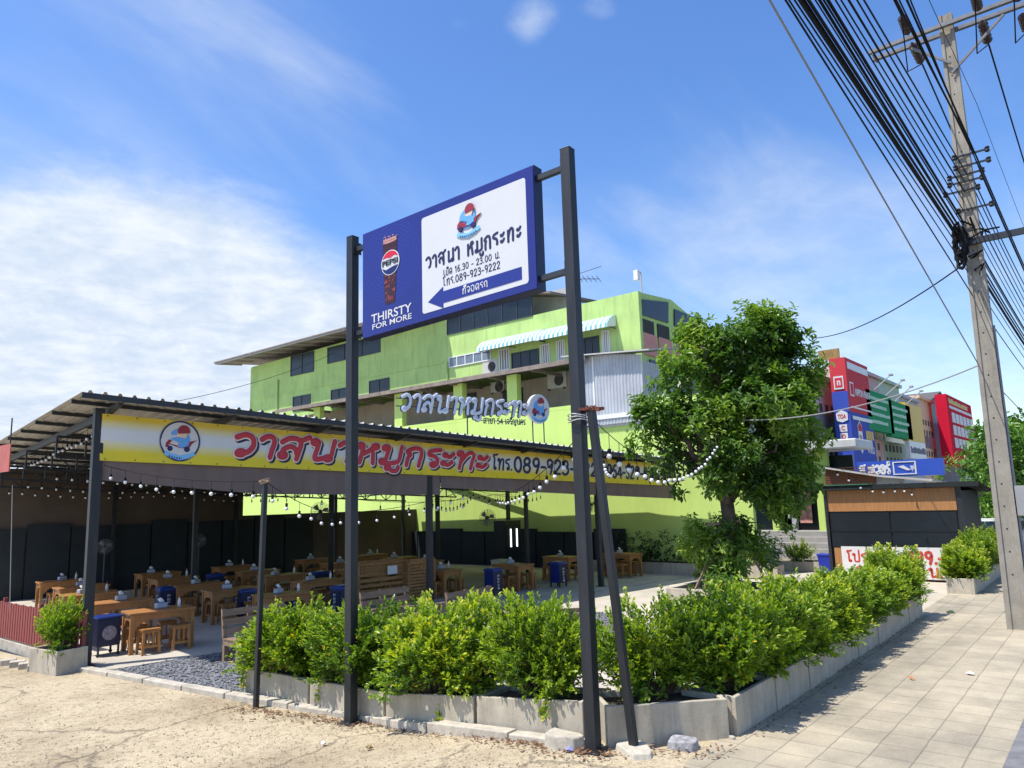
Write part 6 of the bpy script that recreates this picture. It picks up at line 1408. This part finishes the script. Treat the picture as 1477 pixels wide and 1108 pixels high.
for (px,py) in ((1391,252),(1391,262),(1398,222),(1400,237),(1385,276),(1404,300)):
    mb=MB(); p=PX(px,py,UPX-.1); mb.bar(p+Vector((0,-.25,0)),p+Vector((0,.22,0)),.03); mb.lathe([(.03,-.05),(.045,-.03),(.03,0),(.045,.03),(.03,.05)],8,Matrix.Translation(p+Vector((0,-.28,0)))); mb.lathe([(.03,-.05),(.045,-.03),(.03,0),(.045,.03),(.03,.05)],8,Matrix.Translation(p+Vector((0,.24,0)))); mb.build('spool_rack',BLACK,root)
p=PX(1466,722,UPX-.13); mb=MB(); mb.box(UPX-.16,UPY-.34,p.z-.25,UPX+.02,UPY-.2,p.z+.25); mb.build('meter_box',M('box_grey',(.3,.3,.3),.5,.1,4),root); mb=MB(); c1_,_,_=psec(.2); c2_,_,_=psec(5.2); mb.tube([c1_+Vector((-.02,-.19,0)),c2_+Vector((0,-.16,0))],.02,6); mb.build('conduit',M('box_grey',0),root)
mb=MB(); random.seed(4)
for k in range(9):
    p=PX(1384+random.uniform(-3,4),352+random.uniform(-10,10),UPX-.2); R=random.uniform(.2,.36); 
    mb.tube([p+Vector((.1*math.cos(a)+random.uniform(-.03,.03),.09*math.cos(a)+random.uniform(-.02,.02),R*math.sin(a)*1.1)) for a in [i*PI/9 for i in range(19)]],random.uniform(.018,.03),5,False)
for k in range(7): p=PX(1395+random.uniform(-8,12),335+random.uniform(-25,60),UPX-.2); mb.tube([p,p+Vector((.05,random.uniform(-.3,.1),random.uniform(-.4,.2))),p+Vector((.2,random.uniform(-.5,.1),random.uniform(-.7,.2)))],.018,5)
tag(mb.build('cable_coil',WIREM),'black coiled spare cable hanging on the utility pole','cable coil')
CN=0
def cable(top,att,r,label,fwd=True,col=None,y=None,end=None,sag=.0,name='overhead_cable'):
    A=PU(*att); Y=A.y if y is None else y; S=PY(top[0],top[1],Y) if end is None else end
    d=S-A; far=S+d.normalized()*16; pts=[]
    for i in range(13): t=i/12; q=far.lerp(A,t); q.z-=0; pts.append(q)
    if fwd:
        B=Vector((UPX+42,A.y-.25,A.z+.1))
        for i in range(1,15): t=i/14; q=A.lerp(B,t); q.z-=3.2*t*(1-t); pts.append(q)
    mb=MB(); mb.tube(pts,r*.78,5); o=mb.build(name,col or WIREM); tag(o,label,'cable','overhead cables on the utility pole')
L_=['thin','medium','thin','thick bundled','thin','medium','thick','thin','thin','thin brownish','thin','medium']
specs=[((1133,0),(1404,428),.012),((1138,0),(1397,394),.010),((1146,0),(1393,372),.011),((1157,0),(1381,341),.034),((1152,0),(1386,352),.014),((1182,0),(1384,328),.02),((1194,0),(1388,318),.022),((1205,0),(1391,306),.011),((1213,0),(1391,292),.011),((1224,0),(1392,278),.016),((1236,0),(1392,263),.012),((1246,0),(1395,252),.013)]
for k,(t,a,r) in enumerate(specs): cable(t,a,r,'%s black cable, number %d from the left of those meeting at the pole coil'%(L_[k],k+1))
cable((1166,0),(1385,338),.022,'second thick bundled cable right beside the thickest one'); cable((1188,0),(1387,322),.014,'thin cable running along the thick middle cable'); cable((1176,0),(1388,336),.01,'thin cable just under the thick middle cable')
GC=M('pale_cable',(.30,.30,.30),.7,.05,4,spec=.1)
cable((1110,0),(1412,527),.012,'lone pale grey cable left of all the others',True,GC)
# high voltage lines through the insulators
def hv(pts,r,l):
    P=[Vector(p) for p in pts]; mb=MB(); mb.tube(P,r,5); tag(mb.build('power_line',WIREM),l,'power line','power lines on the crossarm')
for (pi,po,l) in ((UX(1300,22,-.85),UX(1330,92,.55),'left power line at the crossarm'),(UX(1406,-8,-.9),UX(1426,64,.5),'middle power line at the crossarm'),(UX(1462,-22,-.9),UX(1482,45,.5),'right power line at the crossarm')):
    B=po+Vector((42,-.2,.2)); pts=[pi+Vector((-22,0,.3)),pi+Vector((-10,0,-.0)),pi]; hv(pts,.014,l+' on the near side'); pts=[]
    for i in range(15): t=i/14; q=po.lerp(B,t); q.z-=4.6*t*(1-t); pts.append(q)
    hv(pts,.016,l+' on the far side'); mid=(pi+po)/2; hv([pi,mid+Vector((.1,.15,-.55)),po],.012,'drooping jumper of the '+l)
for k,(t,a) in enumerate([((1292,0),(1408,225)),((1297,0),(1412,240)),((1308,0),(1411,232)),((1313,0),(1420,262))]): cable(t,a,.012 if k%2 else .018,'cable %d of the four passing just left of the pole top'%(k+1))
cable((1340,0),(1409,150),.006,'very thin wire crossing behind the crossarm')
# service wires to the buildings
def span(a,b,r,l,col=None,sag=.3):
    a=Vector(a);b=Vector(b); mb=MB(); P=[]
    for i in range(17): t=i/16; q=a.lerp(b,t); q.z-=4*sag*t*(1-t); P.append(q)
    mb.tube(P,r,5); tag(mb.build('service_wire',col or WIREM),l,'wire')
span(PU(1385,385),PX(1172,488,27.5),.014,'service wire from the pole to the lime building behind the tree')
span(PU(1412,527),T_(1034,604),.013,'pale service wire from the pole across to the tree crown',GC,.35); 
span(T_(1034,604),atD(995,618,TRP-fwd*.8),.013,'short pale wire continuing from the tree crown to the left',GC,.02)
span(PX(255,579,14),PX(480,510,27.),.012,'thin black wire rising from the pavilion roof to the lime building',None,.25)
# ================================================================ CAR, FAR TREES, TRAFFIC SIDE
cx,cyy=31.,PX(1434,775,31.).y; z0=.0
r=thing('white_car','white hatchback parked beyond the kiosk planters, dark windscreen facing the pavement','car',(cx,cyy,z0)); CARW=M('car_white',(.70,.70,.70),.25,.03,2)
sc_=.84; f=lambda x,z,d: Vector((cx+x,cyy+d,z0+z*sc_))
body=[(-2,.35),(-2.05,.7),(-1.95,.85),(-1.1,.98),(-.45,1.42),(.9,1.46),(1.7,1.1),(1.95,.95),(1.95,.35)]
mb=MB(); mb.prism(body,f,-.85,.85); mb.build('body',CARW,r,bevel=.06)
mb=MB(); mb.add([f(-1.1,1.0,-.74)+Vector((-.03,0,.02)),f(-1.1,1.0,.74)+Vector((-.03,0,.02)),f(-.5,1.38,.64)+Vector((-.03,0,.02)),f(-.5,1.38,-.64)+Vector((-.03,0,.02))],[(0,1,2,3)]); mb.prism([(-.8,1.02),(-.4,1.36),(.85,1.38),(1.4,1.05)],f,-.87,-.851); mb.build('windows',GLASSD,r)
for x in (-1.3,1.25):
    for y in (-.83,.83): mb=MB(); mb.lathe([(.2,-.1),(.32,-.1),(.32,.1),(.2,.1)],18,Matrix.Translation(f(x,.37,y))@Matrix.Rotation(PI/2,4,'X')); mb.build('wheel',BLACK,r)
for y in (-.6,.6): mb=MB(); mb.box(cx-2.07,cyy+y-.2,z0+.58,cx-2.0,cyy+y+.2,z0+.72); mb.build('headlight',M('lamp_glass',(.5,.5,.5),.1,.1,4),r)
mb=MB(); mb.box(cx-2.08,cyy-.25,z0+.4,cx-2.05,cyy+.25,z0+.5); mb.build('number_plate',WHITE,r)
def fartree(px,X,ztopx,w,seed,label,zb=1.2):
    P=PX(px,700,X); zt_=PX(px,ztopx,X).z; b=Vector((X,P.y,-.15)); t=thing('street_tree',label,'tree',b,0,'trees along the far pavement'); tk_=MB(); tk_.tube([b,b+Vector((.1,0,1.5)),b+Vector((0,.1,zt_*.6))],[.2,.15,.06],7); tk_.build('trunk',BARK,t)
    random.seed(seed); lob=[(Vector((X+random.uniform(-.5,.5)*w,P.y+random.uniform(-.5,.5)*w,zb+(zt_-zb)*(.15+.75*random.random()))),Vector((w*.34,w*.34,w*.27))) for _ in range(10)]
    crown_mesh(lob,520,9,.26,seed,.1,1.0,.2,.2).build('crown',LEAF_FAR,t)
fartree(1474,34,600,2.5,5,'pale green tree behind the utility pole',.5)
fartree(1490,30,592,2.4,6,'green tree at the right edge of the picture',1.0)
fartree(1446,48,616,2.4,8,'smaller green tree right of the red sign',2.4)
fartree(1440,60,640,6,9,'distant tree mass above the white car',.5)
# dark stall beyond
x0=PX(1442,720,46.); r=thing('roadside_stall','dark roadside stall under the distant trees','stall',(46,x0.y,0)); mb=MB(); mb.box(46,x0.y-3,-.15,50,x0.y+2.2,2.3); mb.build('wall',M('stall_dark',(.06,.07,.08),.8,.4,1.5),r); mb=MB(); mb.box(45.4,x0.y-3.2,2.31,50,x0.y+2.4,2.4); mb.build('roof',GREYM,r)
# red hanging sign at the far left
a=PX(-14,642,4.85);b=PX(17,640,4.85);c=PX(14,680,4.85); r=thing('red_hanging_sign','red vinyl sign hanging at the left edge of the pavilion','sign',b); mb=MB(); mb.box(4.83,b.y,c.z,4.85,a.y,b.z); mb.build('panel',M('faded_red',(.42,.09,.07),.5,.12,3),r); mb=MB(); mb.bar((4.84,b.y+.05,b.z),(4.84,b.y+.05,b.z+.5),.02); mb.build('hanger',STEEL,r)
span(PX(18,700,5.4),PX(14,884,5.4),.008,'thin wire hanging down by the red fence at the left',GC,0)
# ================================================================ RUBBLE AND LITTER
def rock(px,py,sx,sy,sz,label,seed,mat_,z=None):
    random.seed(seed); p=GD(px,py); bm_=MB(); n=9
    prof=[]; top=[];bot=[]
    for i in range(n): a=2*PI*i/n; k=random.uniform(.82,1.12); e=.6; ca=math.copysign(abs(math.cos(a))**e,math.cos(a)); sa=math.copysign(abs(math.sin(a))**e,math.sin(a)); bot.append(Vector((ca*sx*k,sa*sy*k,-.02))); top.append(Vector((ca*sx*k*.9,sa*sy*k*.9,sz*random.uniform(.8,1.1))))
    M4=Matrix.Translation(p)@Matrix.Rotation(random.uniform(0,3),4,'Z'); bm_.add([M4@v for v in bot+top],[list(range(n))[::-1],list(range(n,2*n))]+[(i,(i+1)%n,n+(i+1)%n,n+i) for i in range(n)]); o=bm_.build('rubble',mat_,bevel=.012); tag(o,label,'rubble')
rock(812,1077,.21,.13,.13,'tilted concrete block lying by the foot of the right sign post',3,CONC2)
rock(915,1083,.24,.16,.05,'flat concrete lump at the foot of the leaning pole',5,M('pale_cement',(.46,.42,.34),.95,.2,12,bump=.7))
rock(987,1078,.17,.12,.08,'grey stone at the foot of the corner planter',7,M('grey_stone',(.28,.28,.29),.9,.5,14,bump=.8))
rock(1056,1066,.04,.03,.03,'small pebble by the corner planter edge',8,CONC2); rock(862,1078,.07,.05,.035,'small broken piece between sign post and leaning pole',9,CONC2)
def litter(px,py,w,l,c,label,z=.004):
    p=GD(px,py); p.z+=z; random.seed(px); mb=MB(); n=7; vs=[p+Vector((w*math.cos(2*PI*i/n)*random.uniform(.5,1.1),l*math.sin(2*PI*i/n)*random.uniform(.5,1.1),random.uniform(.004,.035))) for i in range(n)]+[p+Vector((0,0,.045))]+[p+Vector((0,0,.001))]
    mb.add(vs,[(i,(i+1)%n,n) for i in range(n)]+[((i+1)%n,i,n+1) for i in range(n)]); tag(mb.build('litter',M('litter_%d'%px,c,.5,.2,15)),label,'litter')
litter(1400,974,.05,.07,(.7,.7,.72),'crumpled white paper on the pavement'); litter(1315,981,.035,.05,(.4,.15,.03),'orange brown scrap on the pavement'); litter(822,1083,.07,.05,(.25,.25,.55),'crumpled purple and white wrapper by the concrete block'); litter(467,1075,.04,.04,(.65,.65,.72),'small crumpled white tissue on the drive'); litter(1371,884,.16,.08,(.05,.08,.03),'dark green crumpled bag at the yard entrance'); litter(533,1081,.06,.04,(.28,.19,.07),'dry curled leaf on the drive')
mb=MB(); random.seed(31)
def fall(p,l): 
    a=random.uniform(0,2*PI); d=Vector((math.cos(a),math.sin(a),random.uniform(-.1,.3))).normalized(); s_=Vector((-math.sin(a),math.cos(a),random.uniform(-.3,.3))); z=Vector((0,0,random.uniform(.004,.02))); mb.add([p+z,p+z+d*l*.5+s_*l*.22,p+z+d*l,p+z+d*l*.5-s_*l*.22],[(0,1,2,3)])
for i in range(1300):
    t=random.random(); px=330+t*540+random.gauss(0,14); base=1018+(px-330)*.108 if px<740 else 1066+(px-740)*.14
    p=GD(px,base+abs(random.gauss(0,7))); p.z+=.0; fall(p,random.uniform(.03,.065))
for i in range(260):
    x=random.uniform(7.4,16); p=Vector((x,3.28-abs(random.gauss(0,.12)),.001)); fall(p,random.uniform(.03,.06))
for i in range(110):
    p=GD(random.uniform(0,900),random.uniform(990,1108)); fall(p,random.uniform(.02,.04))
for i in range(120): p=GD(random.uniform(860,1060),random.uniform(1074,1096)); fall(p,random.uniform(.03,.06))
tag(mb.build('fallen_leaves',M('dry_leaf',(.17,.085,.04),.8,.5,30)),'dry brown leaves fallen along the planter feet','leaves',kind='stuff')
mb=MB()
for i in range(2600):
    px=random.uniform(-80,900); py=985+ (random.random()**.7)*150; p=GD(px,py); 
    if p.x>kx(max(p.y,4.4))-.1: continue
    r_=random.choice((.004,.006,.008,.012)); z=p.z; mb.add([p+Vector(v)*r_ for v in ((1.3,0,0),(0,1,.2),(-1.2,.2,0),(0,-1,0),(.1,.1,.9))],[(0,1,4),(1,2,4),(2,3,4),(3,0,4)])
tag(mb.build('pebbles',M('pebble',(.30,.25,.18),.95,.5,40)),'small pebbles and grit scattered over the drive','pebbles',kind='stuff')
